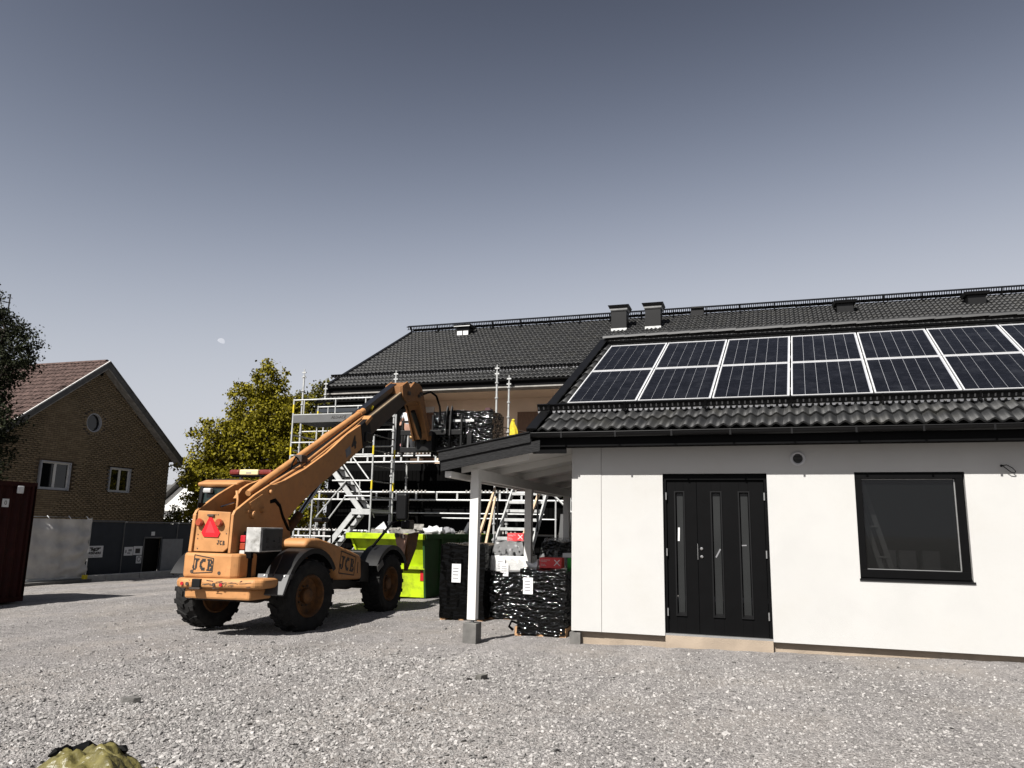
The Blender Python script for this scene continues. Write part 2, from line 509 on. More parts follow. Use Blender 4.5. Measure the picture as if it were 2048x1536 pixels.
def logo_frame(w, h, t, mt, skew=0.0):
    b = B()
    P = [(-w / 2, h / 2), (w / 2, h / 2 - skew), (w / 2, -h / 2 + skew), (-w / 2, -h / 2)]
    for i in range(4):
        p, q = P[i], P[(i + 1) % 4]
        b.beam((p[0], p[1], 0.001), (q[0], q[1], 0.001), t, 0.002)
    me = b.mesh('logo_frame'); me.materials.append(mt)
    return me

# ------------------------------------------------------------------ ground
SL = 0.022
def zg(x):
    return SL * (min(max(x, -30.0), 9.0) + 2.5)

def axis(lo, hi, step, far_lo, far_hi):
    a = list(np.arange(lo, hi + 1e-6, step))
    s = step; x = lo
    while x > far_lo:
        s *= 1.35; x -= s; a.insert(0, x)
    s = step; x = hi
    while x < far_hi:
        s *= 1.35; x += s; a.append(x)
    return np.array(a)

def vnoise(X, Y, seed, f):
    r = np.random.default_rng(seed)
    T = r.random((256, 256))
    x = X * f + 1000; y = Y * f + 1000
    xi = np.floor(x).astype(int); yi = np.floor(y).astype(int)
    fx = x - xi; fy = y - yi
    fx = fx * fx * (3 - 2 * fx); fy = fy * fy * (3 - 2 * fy)
    g = lambda i, j: T[i % 256, j % 256]
    return (g(xi, yi) * (1 - fx) * (1 - fy) + g(xi + 1, yi) * fx * (1 - fy) + g(xi, yi + 1) * (1 - fx) * fy + g(xi + 1, yi + 1) * fx * fy) - 0.5

def ground_z(X, Y):
    base = SL * (np.clip(X, -30, 9) + 2.5)
    near = np.clip((26 - np.hypot(X + 5, Y - 8)) / 10, 0, 1)
    return base + near * (0.05 * vnoise(X, Y, 1, 0.35) + 0.028 * vnoise(X, Y, 2, 1.3) + 0.020 * vnoise(X, Y, 3, 4.5))

gx = axis(-20, 6, 0.1, -900, 900)
gy = axis(1.0, 19, 0.1, -900, 1500)
GX, GY = np.meshgrid(gx, gy)
GZ = ground_z(GX, GY)
V = np.stack([GX.ravel(), GY.ravel(), GZ.ravel()], 1)
nx, ny = len(gx), len(gy)
idx = np.arange(nx * ny).reshape(ny, nx)
F = np.stack([idx[:-1, :-1].ravel(), idx[:-1, 1:].ravel(), idx[1:, 1:].ravel(), idx[1:, :-1].ravel()], 1)

def ground_material():
    m = bpy.data.materials.new('gravel_ground'); m.use_nodes = True
    nt = m.node_tree; N, Lk = nt.nodes, nt.links
    bs = N['Principled BSDF']; bs.inputs['Roughness'].default_value = 0.95; bs.inputs['Specular IOR Level'].default_value = 0.2
    geo = N.new('ShaderNodeNewGeometry')
    def noise(sc, det=4, ro=0.6):
        n = N.new('ShaderNodeTexNoise'); n.inputs['Scale'].default_value = sc; n.inputs['Detail'].default_value = det; n.inputs['Roughness'].default_value = ro
        Lk.new(geo.outputs['Position'], n.inputs['Vector']); return n
    def vor(sc):
        n = N.new('ShaderNodeTexVoronoi'); n.inputs['Scale'].default_value = sc
        Lk.new(geo.outputs['Position'], n.inputs['Vector']); return n
    v1, v2, n1, n2 = vor(48), vor(110), noise(0.55, 6), noise(7, 6)
    def ramp(stops, src):
        r_ = N.new('ShaderNodeValToRGB')
        e = r_.color_ramp.elements
        e[0].position, e[0].color = stops[0][0], (*stops[0][1], 1)
        e[1].position, e[1].color = stops[-1][0], (*stops[-1][1], 1)
        for p, c in stops[1:-1]:
            x = e.new(p); x.color = (*c, 1)
        Lk.new(src, r_.inputs['Fac']); return r_
    sep = N.new('ShaderNodeSeparateColor'); Lk.new(v1.outputs['Color'], sep.inputs[0])
    sep2 = N.new('ShaderNodeSeparateColor'); Lk.new(v2.outputs['Color'], sep2.inputs[0])
    r1 = ramp([(0.0, (0.09136, 0.08767, 0.08767)), (0.35, (0.1819, 0.1726, 0.1689)), (0.7, (0.2453, 0.2306, 0.2231)), (1.0, (0.3637, 0.3452, 0.3304))], sep.outputs[0])
    r2 = ramp([(0.0, (0.1002, 0.09576, 0.09282)), (0.5, (0.2131, 0.1983, 0.1911)), (1.0, (0.3354, 0.3133, 0.2985))], sep2.outputs[0])
    mx = N.new('ShaderNodeMix'); mx.data_type = 'RGBA'; mx.inputs['Factor'].default_value = 0.55
    Lk.new(r1.outputs[0], mx.inputs['A']); Lk.new(r2.outputs[0], mx.inputs['B'])
    # dusty patches
    mr = N.new('ShaderNodeMapRange'); mr.inputs['From Min'].default_value = 0.46; mr.inputs['From Max'].default_value = 0.66
    mr.inputs['To Max'].default_value = 0.7
    Lk.new(n1.outputs['Fac'], mr.inputs['Value'])
    mx2 = N.new('ShaderNodeMix'); mx2.data_type = 'RGBA'
    Lk.new(mr.outputs['Result'], mx2.inputs['Factor']); Lk.new(mx.outputs['Result'], mx2.inputs['A'])
    mx2.inputs['B'].default_value = (0.250, 0.226, 0.203, 1)
    m3 = N.new('ShaderNodeMapRange'); m3.inputs['From Min'].default_value = 0.25; m3.inputs['From Max'].default_value = 0.75
    m3.inputs['To Min'].default_value = 0.72; m3.inputs['To Max'].default_value = 1.2
    Lk.new(n2.outputs['Fac'], m3.inputs['Value'])
    mp = N.new('ShaderNodeMapping'); mp.inputs['Rotation'].default_value = (0, 0, R(-24)); mp.inputs['Scale'].default_value = (1.5, 0.16, 1)
    Lk.new(geo.outputs['Position'], mp.inputs['Vector'])
    nt2 = N.new('ShaderNodeTexNoise'); nt2.inputs['Scale'].default_value = 1.0; nt2.inputs['Detail'].default_value = 3
    Lk.new(mp.outputs[0], nt2.inputs['Vector'])
    m5 = N.new('ShaderNodeMapRange'); m5.inputs['From Min'].default_value = 0.35; m5.inputs['From Max'].default_value = 0.65; m5.inputs['To Min'].default_value = 0.86; m5.inputs['To Max'].default_value = 1.14
    Lk.new(nt2.outputs['Fac'], m5.inputs['Value'])
    mm = N.new('ShaderNodeMath'); mm.operation = 'MULTIPLY'
    Lk.new(m3.outputs['Result'], mm.inputs[0]); Lk.new(m5.outputs['Result'], mm.inputs[1])
    sc = N.new('ShaderNodeVectorMath'); sc.operation = 'SCALE'
    Lk.new(mx2.outputs['Result'], sc.inputs[0]); Lk.new(mm.outputs[0], sc.inputs['Scale'])
    Lk.new(sc.outputs[0], bs.inputs['Base Color'])
    ad = N.new('ShaderNodeMath'); ad.operation = 'ADD'
    Lk.new(v1.outputs['Distance'], ad.inputs[0])
    mu = N.new('ShaderNodeMath'); mu.operation = 'MULTIPLY'; mu.inputs[1].default_value = 0.5
    Lk.new(v2.outputs['Distance'], mu.inputs[0]); Lk.new(mu.outputs[0], ad.inputs[1])
    bp = N.new('ShaderNodeBump'); bp.invert = True; bp.inputs['Strength'].default_value = 1.0; bp.inputs['Distance'].default_value = 0.019
    Lk.new(ad.outputs[0], bp.inputs['Height']); Lk.new(bp.outputs['Normal'], bs.inputs['Normal'])
    return m

M_['dark_green'] = mat('dark_green_skip', (0.012, 0.040, 0.009), 0.6, var=0.15, scale=5, dirt=(0.02, 0.028, 0.01), dirt_scale=3, spec=0.2)  # darker green than the end panels, on one side with its rim and ribs
M_['ground'] = ground_material()
gme = np_mesh('ground', V, F, M_['ground'])
for p in gme.polygons: p.use_smooth = True
tag(obj('ground', gme), kind='structure')

def stone_material():
    m = mat('gravel_stone', (0.202, 0.193, 0.185), 0.9, var=0.2, scale=25, rnd=0.55, spec=0.25)
    return m
M_['stone'] = stone_material()

def gravel():
    def scatter(n, smin, smax, far, power):
        # distance-weighted wedge in front of and around the place the photo was taken from
        d = 2.6 + (far - 2.6) * RNG.random(n) ** power
        a = R(-17.9) + R(47) * (RNG.random(n) * 2 - 1)
        x = d * np.sin(a) / np.cos(R(30)); y = d * np.cos(a)
        s = smin * (smax / smin) ** (RNG.random(n) ** 2.2)
        return x, y, s
    parts = [scatter(90000, 0.0035, 0.0145, 10, 1.0), scatter(60000, 0.0042, 0.0140, 19, 0.9), scatter(420, 0.016, 0.036, 15, 1.0)]
    # two coarser drifts of broken stone
    def drift(n, cx, cy, sx, sy, s0, s1):
        x = cx + sx * RNG.standard_normal(n); y = cy + sy * RNG.standard_normal(n)
        return x, y, s0 * (s1 / s0) ** (RNG.random(n) ** 1.6)
    parts.append(drift(5000, -0.7, 4.3, 0.8, 0.25, 0.007, 0.027))
    parts.append(drift(6500, -4.0, 5.6, 1.5, 0.8, 0.006, 0.022))
    parts.append(drift(4500, -2.6, 4.2, 0.9, 0.3, 0.007, 0.027))
    parts.append(drift(3500, -4.7, 8.4, 1.8, 0.7, 0.007, 0.024))
    x = np.concatenate([p[0] for p in parts]); y = np.concatenate([p[1] for p in parts]); s = np.concatenate([p[2] for p in parts])
    ok = ~((y > 10.72) & (x > -2.62)) & (y > 2.0)
    x, y, s = x[ok], y[ok], s[ok]
    z = ground_z(x, y) + 0.12 * s
    n = len(x)
    me = bpy.data.meshes.new('gravel')
    me.vertices.add(n)
    me.vertices.foreach_set('co', np.stack([x, y, z], 1).astype(np.float32).ravel())
    a = me.attributes.new('scl', 'FLOAT_VECTOR', 'POINT')
    S = np.stack([s * (0.7 + 0.7 * RNG.random(n)), s * (0.7 + 0.7 * RNG.random(n)), s * (0.35 + 0.4 * RNG.random(n))], 1)
    a.data.foreach_set('vector', S.astype(np.float32).ravel())
    a = me.attributes.new('rot', 'FLOAT_VECTOR', 'POINT')
    rot = np.stack([0.5 * RNG.standard_normal(n), 0.5 * RNG.standard_normal(n), 6.283 * RNG.random(n)], 1)
    a.data.foreach_set('vector', rot.astype(np.float32).ravel())
    o = obj('gravel', me, kind='stuff')
    ng = bpy.data.node_groups.new('gravel', 'GeometryNodeTree')
    ng.interface.new_socket('Geometry', in_out='INPUT', socket_type='NodeSocketGeometry')
    ng.interface.new_socket('Geometry', in_out='OUTPUT', socket_type='NodeSocketGeometry')
    N, Lk = ng.nodes, ng.links
    gi, go = N.new('NodeGroupInput'), N.new('NodeGroupOutput')
    join = N.new('GeometryNodeJoinGeometry')
    for k in range(4):
        ico = N.new('GeometryNodeMeshIcoSphere'); ico.inputs['Radius'].default_value = 1.0; ico.inputs['Subdivisions'].default_value = 2
        sp = N.new('GeometryNodeSetPosition')
        nz = N.new('ShaderNodeTexNoise'); nz.noise_dimensions = '4D'; nz.inputs['W'].default_value = 3.1 * k; nz.inputs['Scale'].default_value = 1.1
        nz.inputs['Detail'].default_value = 1.0
        sub = N.new('ShaderNodeVectorMath'); sub.operation = 'SUBTRACT'; sub.inputs[1].default_value = (0.5, 0.5, 0.5)
        sc = N.new('ShaderNodeVectorMath'); sc.operation = 'SCALE'; sc.inputs['Scale'].default_value = 2.2
        Lk.new(nz.outputs['Color'], sub.inputs[0]); Lk.new(sub.outputs[0], sc.inputs[0])
        Lk.new(ico.outputs['Mesh'], sp.inputs['Geometry']); Lk.new(sc.outputs[0], sp.inputs['Offset'])
        sh = N.new('GeometryNodeSetShadeSmooth'); sh.inputs['Shade Smooth'].default_value = False
        sm = N.new('GeometryNodeSetMaterial'); sm.inputs['Material'].default_value = M_['stone']
        gt = N.new('GeometryNodeGeometryToInstance')
        Lk.new(sp.outputs[0], sh.inputs[0]); Lk.new(sh.outputs[0], sm.inputs[0]); Lk.new(sm.outputs[0], gt.inputs[0])
        Lk.new(gt.outputs[0], join.inputs[0])
    ip = N.new('GeometryNodeInstanceOnPoints'); ip.inputs['Pick Instance'].default_value = True
    a1 = N.new('GeometryNodeInputNamedAttribute'); a1.data_type = 'FLOAT_VECTOR'; a1.inputs['Name'].default_value = 'scl'
    a2 = N.new('GeometryNodeInputNamedAttribute'); a2.data_type = 'FLOAT_VECTOR'; a2.inputs['Name'].default_value = 'rot'
    Lk.new(gi.outputs[0], ip.inputs['Points']); Lk.new(join.outputs[0], ip.inputs['Instance'])
    Lk.new(a1.outputs[0], ip.inputs['Scale']); Lk.new(a2.outputs[0], ip.inputs['Rotation'])
    Lk.new(ip.outputs[0], go.inputs[0])
    md = o.modifiers.new('gravel', 'NODES'); md.node_group = ng
gravel()

# ------------------------------------------------------------------ roof system
class Roof:
    def __init__(s, E, pitch, skew):
        s.E = Vector(E)
        t = math.tan(R(pitch))
        s.X = Vector((1, 0, 0))
        s.w = Vector((skew, 1, t)).normalized()
        s.n = s.X.cross(s.w).normalized()
        s.v = s.n.cross(s.X).normalized()
        s.k = s.w.dot(s.X) / s.w.dot(s.v)
    def p(s, a, q, off=0.0):
        return s.E + s.X * a + s.w * q + s.n * off
    def mat(s, a, q, off=0.0):
        o = s.p(a, q, off)
        X, v, n = s.X, s.v, s.n
        return Matrix(((X.x, v.x, n.x, o.x), (X.y, v.y, n.y, o.y), (X.z, v.z, n.z, o.z), (0, 0, 0, 1)))
    def box(s, b, a0, a1, q0, q1, o0, o1):
        vs = [s.p(a, q, o) for o in (o0, o1) for a, q in ((a0, q0), (a1, q0), (a1, q1), (a0, q1))]
        b.add(vs, [(0, 3, 2, 1), (4, 5, 6, 7), (0, 1, 5, 4), (1, 2, 6, 5), (2, 3, 7, 6), (3, 0, 4, 7)])

TW, TG, TL = 0.326, 0.365, 0.415     # tile width, gauge, length

def tile_arrays(k, amp=0.026, seg=12):
    V, F = [], []
    for j, (y, lift) in enumerate(((0.0, 0.046), (TL, 0.012))):
        for i in range(seg + 1):
            x = TW * i / seg
            c = math.cos(4 * math.pi * (i / seg) + math.pi)
            z = lift + amp * (c if c > 0 else c * 0.75)
            V.append((x + k * y, y, z))
    for i in range(seg):
        F.append((i, i + 1, seg + 2 + i, seg + 1 + i))
    n = len(V)
    for i in range(seg + 1):
        V.append((V[i][0], 0.0, V[i][2] - 0.026))
    for i in range(seg):
        F.append((n + i, n + i + 1, i + 1, i))
    return np.array(V), np.array(F)

def lay_tiles(roof, parent, cells, n_parts, name='tile', off=0.0):
    """cells: (a, q) positions sorted with the most visible first"""
    V, F = tile_arrays(roof.k)
    me = np_mesh('tile', V, F, M_['tile'])
    for i, p in enumerate(me.polygons): p.use_smooth = i < 12
    for (a, q) in cells[:n_parts]:
        inst(name, me, parent, roof.mat(a + random.uniform(-.003, .003), q + random.uniform(-.004, .004), off + random.uniform(-.003, .003)))
    rest = cells[n_parts:]
    if rest:
        VV, FF, RR = [], [], []
        Minv = WM[parent].inverted()
        Vh = np.concatenate([V, np.ones((len(V), 1))], 1)
        for i, (a, q) in enumerate(rest):
            Mx = np.array(Minv @ roof.mat(a + random.uniform(-.003, .003), q + random.uniform(-.004, .004), off + random.uniform(-.003, .003)))
            VV.append((Vh @ Mx.T)[:, :3]); FF.append(F + i * len(V)); RR += [random.random()] * len(F)
        m2 = np_mesh('tile_field', np.concatenate(VV), np.concatenate(FF), M_['tile'], RR)
        sm = np.tile(np.arange(len(F)) < 12, len(rest))
        m2.polygons.foreach_set('use_smooth', sm)
        obj('tile_field', m2, parent, kind='stuff')

# ================================================================== white house
WY = 10.8
WX0, WX1 = -2.556, 9.4
DX0, DX1, DZ0, DZ1 = -1.285, 0.077, 0.215, 2.335
VX0, VX1, VZ0, VZ1 = 1.144, 2.395, 1.015, 2.345
house = thing('white_house', 'white rendered single storey house with black tiled roof under solar panels', 'house', (WX0, WY, 0))
PL = M_['plaster']
WB = 0.195     # render bottom edge
b = B()
YB = WY + 0.30
XJ = -2.14
b.box(XJ + 0.006, DX0, WY, YB, WB, 2.74)
b.box(DX0, DX1, WY, YB, DZ1, 2.74)
b.box(DX1, VX0, WY, YB, WB, 2.74)
b.box(VX0, VX1, WY, YB, VZ1, 2.74)
b.box(VX0, VX1, WY, YB, WB, VZ0)
b.box(VX1, WX1, WY, YB, WB, 2.74)
b.box(WX0, WX0 + 0.3, YB, 18.0, WB, 2.74)
b.box(WX0 + 0.3, WX1, 17.7, 18.0, WB, 2.74)
b.box(WX1 - 0.3, WX1, YB, 17.7, WB, 2.74)
b.build('wall', PL, house)
b = B(); b.box(WX0 - 0.004, XJ, WY - 0.004, YB - 0.01, WB, 2.74)
b.build('corner_panel', PL, house)
b = B(); b.box(XJ, XJ + 0.006, WY + 0.006, YB - .02, WB, 2.74)
b.build('panel_joint', M_['trim'], house)
# gable triangles
roofW = Roof((-3.06, 10.4, 2.913), 28.56, 0.0577)
RS = 4.66
ridge = roofW.p(0, RS)
for x in (WX0 + 0.02, WX1 - 0.3):
    b = B(); b.prism([(x, YB, 2.74), (x, ridge.y, ridge.z - 0.15), (x, 17.99, 2.74)], (0.2, 0, 0))
    b.build('gable', PL, house)
# plinth set back from the render
b = B(); b.box(WX0 + 0.05, DX0 + 0.0, WY + 0.085, YB, -0.3, 0.25)
b.box(DX0 + 0.002, DX1 - 0.002, WY + 0.012, YB, -0.3, DZ0 - 0.012)
b.box(DX1, WX1 - .05, WY + 0.085, YB, -0.3, 0.25)
b.box(WX0 + 0.05, WX0 + 0.3, YB, 17.9, -0.3, 0.25)
b.build('plinth', M_['plinth'], house)
b = B()
b.box(WX0 - 0.03, WX0 + .12, WY + 0.0, WY + .3, -0.3, 0.17)
b.build('corner_block', M_['concrete'], house)
# soffit, fascia, gutter
b = B(); b.box(-3.02, WX1 + .4, 10.47, WY + 0.0, 2.705, 2.735)
b.build('soffit', M_['black_wood'], house)
b = B(); b.box(-3.04, WX1 + .4, 10.44, 10.47, 2.69, 2.90)
b.build('fascia', M_['black_paint'], house)
b = B()
prof = []
for k in range(9):
    a = math.pi + math.pi * k / 8
    prof.append((10.375 + 0.062 * math.cos(a), 2.868 + 0.062 * math.sin(a)))
inner = [(10.375 + 0.056 * math.cos(math.pi + math.pi * k / 8), 2.868 + 0.056 * math.sin(math.pi + math.pi * k / 8)) for k in range(8, -1, -1)]
b.prism([(-3.06, y, z) for y, z in prof + inner], (WX1 + 3.4, 0, 0))
b.tube([(-3.06, 10.313, 2.871), (WX1 + .34, 10.313, 2.871)], 0.008, 6)
b.prism([(-3.064, y, z) for y, z in prof], (0.006, 0, 0))
b.build('gutter', M_['black_metal'], house, smooth=40)
for i in range(16):
    x = -2.6 + i * 0.75
    b = B(); b.beam((x, 10.30, 2.875), (x, 10.44, 2.845), 0.02, 0.006); b.box(x - .012, x + .012, 10.305, 10.312, 2.80, 2.872)
    b.build('gutter_bracket', M_['black_metal'], house)
# roof deck + back slope
b = B()
roofW.box(b, 0.03, 12.75, -0.02, RS, -0.09, 0.0)
b.build('roof_deck', M_['black_wood'], house)
b = B()
pr0, pr1 = roofW.p(0.03, RS), roofW.p(12.75, RS)
b.prism([(pr0.x, pr0.y, pr0.z + .04), (pr0.x, 18.5, 2.85), (pr0.x, 18.5, 2.75), (pr0.x, pr0.y, pr0.z - .1)], (12.7, 0, 0))
b.build('rear_roof', M_['tile'], house)
cells = []
nrow, ncol = 12, 39
for r_ in range(nrow):
    for c in range(ncol):
        a = 0.10 + c * TW; q = -0.04 + r_ * TG
        pri = 0 if r_ <= 2 else (1 if (c <= 1 or r_ >= nrow - 1) else (2 + r_ * 0.01))
        cells.append((pri, c * 0.001, a, q))
cells.sort()
cells = [(a, q) for _, _, a, q in cells]
lay_tiles(roofW, house, cells, 200)
# verge cover at the gable end
b = B()
roofW.box(b, -0.035, 0.105, -0.09, RS + 0.02, 0.055, 0.075)
roofW.box(b, -0.035, -0.012, -0.09, RS + 0.02, -0.14, 0.055)
b.build('verge_board', M_['black_metal'], house)
b = B(); b.box(-3.05, WX0 - .01, 10.475, 10.50, 2.60, 2.70)
b.build('dark_eave_filler', M_['black_paint'], house)  # added dark strip hiding the sunlit edges of the ceiling boards
b = B(); b.box(-3.085, -3.045, 10.36, 10.50, 2.66, 2.90)
b.build('eave_cap', M_['black_metal'], house)
# ridge tiles
for i in range(31):
    a = 0.02 + i * 0.41
    o = roofW.p(a, RS, 0.075)
    b = B()
    pts = []
    for k in range(7):
        an = math.pi * k / 6
        pts.append((0, math.cos(an) * 0.115, math.sin(an) * 0.085))
    inn = [(0, p[1] * .86, p[2] * .82) for p in reversed(pts)]
    if i == 0:
        b.prism(pts + inn, (0.43, 0, 0))
        ridge_me = b.mesh('ridge_tile'); ridge_me.materials.append(M_['ridge'])
        bm = bmesh.new(); bm.from_mesh(ridge_me); bmesh.ops.recalc_face_normals(bm, faces=bm.faces); bm.to_mesh(ridge_me); bm.free()
    T = Matrix.Translation(o + Vector((0, 0, random.uniform(-.003, .003)))) @ Matrix.Rotation(R(-1.5), 4, 'Y')
    inst('ridge_tile', ridge_me, house, T)

def snow_rail(parent, roof, a0, a1, q, step, n_rail=3, hole=0.075, h=0.12, post=0.11):
    """perforated snow guard on brackets standing off the tiles"""
    b = B()
    d0, d1 = post - 0.015, post + h
    roof.box(b, a0, a1, q, q + 0.006, d0 + .024, d1)
    roof.box(b, a0, a1, q - 0.012, q + 0.024, d1, d1 + 0.006)
    b.build('snow_guard', M_['black_metal'], parent)
    b = B()
    n = int((a1 - a0) / hole)
    for i in range(n):
        a = a0 + i * hole
        p = [roof.p(a, q - .002, d0 + .02), roof.p(a + hole * .62, q - .002, d0 + .02), roof.p(a + hole * .52, q - .018, d0 - .004), roof.p(a + hole * .1, q - .018, d0 - .004)]
        b.prism(p, roof.w * .004)
        roof.box(b, a + hole * .15, a + hole * .4, q - .002, q - .0005, d0 + .045, d1 - .03)
    b.build('guard_tabs', M_['snow'], parent, kind='stuff')
    a = a0 + 0.18
    while a < a1:
        b = B()
        roof.box(b, a - 0.013, a + 0.013, q - 0.012, q + 0.012, 0.02, d1 + 0.012)
        roof.box(b, a - 0.013, a + 0.013, q - 0.10, q + 0.20, 0.075, 0.087)
        b.build('guard_bracket', M_['black_metal'], parent)
        a += step
M_['snow'] = mat('snow_guard_steel', (0.16, 0.16, 0.165), 0.28, metal=0.7, var=0.15)
snow_rail(house, roofW, -0.08, 12.4, 0.62, 1.12, h=0.105, post=0.065)

# wall vent
b = B()
c0 = (0.475, WY, 2.525)
MV = Matrix.Translation(c0) @ Matrix.Rotation(R(90), 4, 'X')
b.lathe([(0.096, 0.0), (0.096, 0.012), (0.078, 0.022), (0.062, 0.012), (0.060, 0.002)], 28, MV)
v_ = b.build('wall_vent', mat('vent_grey', (0.38, 0.38, 0.39), 0.5, var=0.05), house, smooth=40)
WM[v_] = WM[house]
for i in range(7):
    z = 2.525 - 0.055 + i * 0.0183
    hw = math.sqrt(max(0.0004, 0.062 ** 2 - (z - 2.525) ** 2))
    b = B(); b.obox((0.475, WY - 0.008, z), (hw, 0, 0), (0, 0.006, -0.004), (0, 0.001, 0.0018))
    b.build('louvre', M_['galv_dark'], v_)
b = B(); b.lathe([(0.0, 0.001), (0.060, 0.001)], 24, MV)
b.build('vent_core', M_['black_paint'], v_)
# loose cable loop
b = B()
pts = [(2.80, WY + .02, 2.415), (2.80, WY - .05, 2.415), (2.84, WY - .07, 2.42), (2.90, WY - .06, 2.385), (2.935, WY - .05, 2.345), (2.925, WY - .04, 2.325), (2.885, WY - .045, 2.335), (2.83, WY - .05, 2.385), (2.805, WY - .05, 2.412)]
b.tube(pts, 0.0055, 6)
b.tube([(2.80, WY + .02, 2.415), (2.80, WY - .02, 2.415)], 0.014, 8)
b.build('cable_loop', M_['black_paint'], house, smooth=True)

# ---- double door
door = empty_part('door', house)
YD = WY + 0.075
b = B()
b.box(DX0 + .002, DX1 - .002, YD - 0.03, YD + .1, DZ1 - 0.085, DZ1 - .002)
b.box(DX0 + .002, DX0 + 0.042, YD - 0.03, YD + .1, DZ0, DZ1 - 0.085)
b.box(DX1 - 0.042, DX1 - .002, YD - 0.03, YD + .1, DZ0, DZ1 - 0.085)
b.build('door_frame', M_['black_paint'], door, bevel=.003)
b = B(); b.box(DX0 + .002, DX1 - .002, YD - 0.06, YD + .1, DZ0 - 0.012, DZ0 + 0.012)
b.build('threshold', M_['alu'], door)
def leaf(x0, x1, panes):
    b = B()
    z0, z1 = DZ0 + 0.014, DZ1 - 0.088
    pz0, pz1 = 0.475, 2.085
    xs = [x0]
    for (p0, p1) in panes: xs += [p0, p1]
    xs.append(x1)
    for i in range(0, len(xs), 2):
        b.box(xs[i], xs[i + 1], YD, YD + 0.06, z0, z1)
    for (p0, p1) in panes:
        b.box(p0, p1, YD, YD + 0.06, z0, pz0); b.box(p0, p1, YD, YD + 0.06, pz1, z1)
    b.build('door_leaf', M_['black_paint'], door, bevel=.002)
    for (p0, p1) in panes:
        b = B(); b.box(p0 + .012, p1 - .012, YD + 0.038, YD + 0.046, pz0 + .02, pz1 - .012)
        b.build('door_pane', M_['door_glass'], door)
        b = B()
        t = 0.016
        b.box(p0 - t, p0 + .002, YD - 0.012, YD - .0005, pz0 - t, pz1 + t); b.box(p1 - .002, p1 + t, YD - 0.012, YD - .0005, pz0 - t, pz1 + t)
        b.box(p0 + .002, p1 - .002, YD - 0.012, YD - .0005, pz1, pz1 + t)
        b.prism([(p0 - t, YD - .018, pz0 - t), (p0 - t, YD + .035, pz0 + .022), (p0 - t, YD + .035, pz0 - .002), (p0 - t, YD - .018, pz0 - t - .006)], (p1 - p0 + 2 * t, 0, 0))
        b.build('glazing_bead', M_['black_metal'], door)
leaf(DX0 + 0.046, -0.842, [(-1.125, -1.015)])
leaf(-0.838, DX1 - 0.046, [(-0.645, -0.525), (-0.285, -0.165)])
for z in (1.335, 1.23):
    b = B(); Ml = Matrix.Translation((-0.79, YD, z)) @ Matrix.Rotation(R(90), 4, 'X')
    b.lathe([(0.0, 0.012), (0.006, 0.016), (0.019, 0.014), (0.024, 0.0)], 16, Ml)
    b.build('lock', M_['brass'], door, smooth=40)
b = B(); b.box(-0.843, -0.839, YD - .004, YD - .001, 1.19, 1.40); b.build('lock_plate', M_['alu'], door)
for x in (DX0 + 0.040, DX1 - 0.040):
    for z in (2.03, 1.28, 0.50):
        b = B(); b.cyl((x, YD - 0.040, z - .05), (x, YD - 0.040, z + .05), 0.0095, 8); b.build('hinge', M_['alu'], door)
b = B(); b.obox((-0.578, YD + .034, 1.28), (.03, 0, .055), (0, .001, 0), (.008, 0, -.005)); b.build('tape_strip', M_['print'], door)
b = B(); b.obox((-1.09, YD + .034, 1.52), (.012, 0, 0), (0, .001, 0), (.003, 0, .09)); b.build('tape_strip', M_['label'], door)
b = B(); b.obox((-0.24, YD + .034, 1.39), (.03, 0, .002), (0, .001, 0), (0, 0, .008)); b.build('tape_strip', M_['print'], door)

# ---- window
win = empty_part('window', house)
YW = WY + 0.035
fr = 0.085
b = B()
b.box(VX0 + .003, VX1 - .02, YW - .03, YW + .09, VZ1 - fr, VZ1 - .003)
b.box(VX0 + .003, VX1 - .02, YW - .03, YW + .09, VZ0 + .02, VZ0 + fr + .035)
b.box(VX0 + .003, VX0 + fr, YW - .03, YW + .09, VZ0 + fr + .035, VZ1 - fr)
b.box(VX1 - fr - .02, VX1 - .02, YW - .03, YW + .09, VZ0 + fr + .035, VZ1 - fr)
b.build('window_frame', M_['black_paint'], win, bevel=.004)
gx0, gx1, gz0, gz1 = VX0 + fr, VX1 - fr - .02, VZ0 + fr + .035, VZ1 - fr
b = B(); b.box(gx0, gx1, YW + .040, YW + .044, gz0, gz1)
b.build('pane', M_['room_glass'], win)
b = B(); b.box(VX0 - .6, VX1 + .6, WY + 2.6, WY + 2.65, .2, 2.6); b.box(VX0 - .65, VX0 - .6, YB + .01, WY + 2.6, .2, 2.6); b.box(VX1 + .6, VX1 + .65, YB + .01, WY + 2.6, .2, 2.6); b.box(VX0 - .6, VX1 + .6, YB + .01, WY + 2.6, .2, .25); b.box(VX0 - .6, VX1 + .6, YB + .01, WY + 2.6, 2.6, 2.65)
b.build('dark_room_box', M_['room'], house)  # added dark box, its colour keeps the room behind the glass dark
b = B(); b.box(gx0, gx1, YW + 0.016, YW + .04, gz0, gz0 + .007); b.box(gx0, gx1, YW + .03, YW + .04, gz1 - .006, gz1)
b.box(gx1 - .012, gx1, YW + .012, YW + .04, gz0 + .007, gz1 - .006)
b.build('glazing_bead', M_['alu'], win)
b = B(); b.prism([(VX0 - .01, YW - .05, VZ0 + .0), (VX0 - .01, YW + .06, VZ0 + .045), (VX0 - .01, YW + .06, VZ0 + .03), (VX0 - .01, YW - .05, VZ0 - .02)], (VX1 - VX0 + .03, 0, 0))
b.build('window_sill', M_['black_metal'], win)
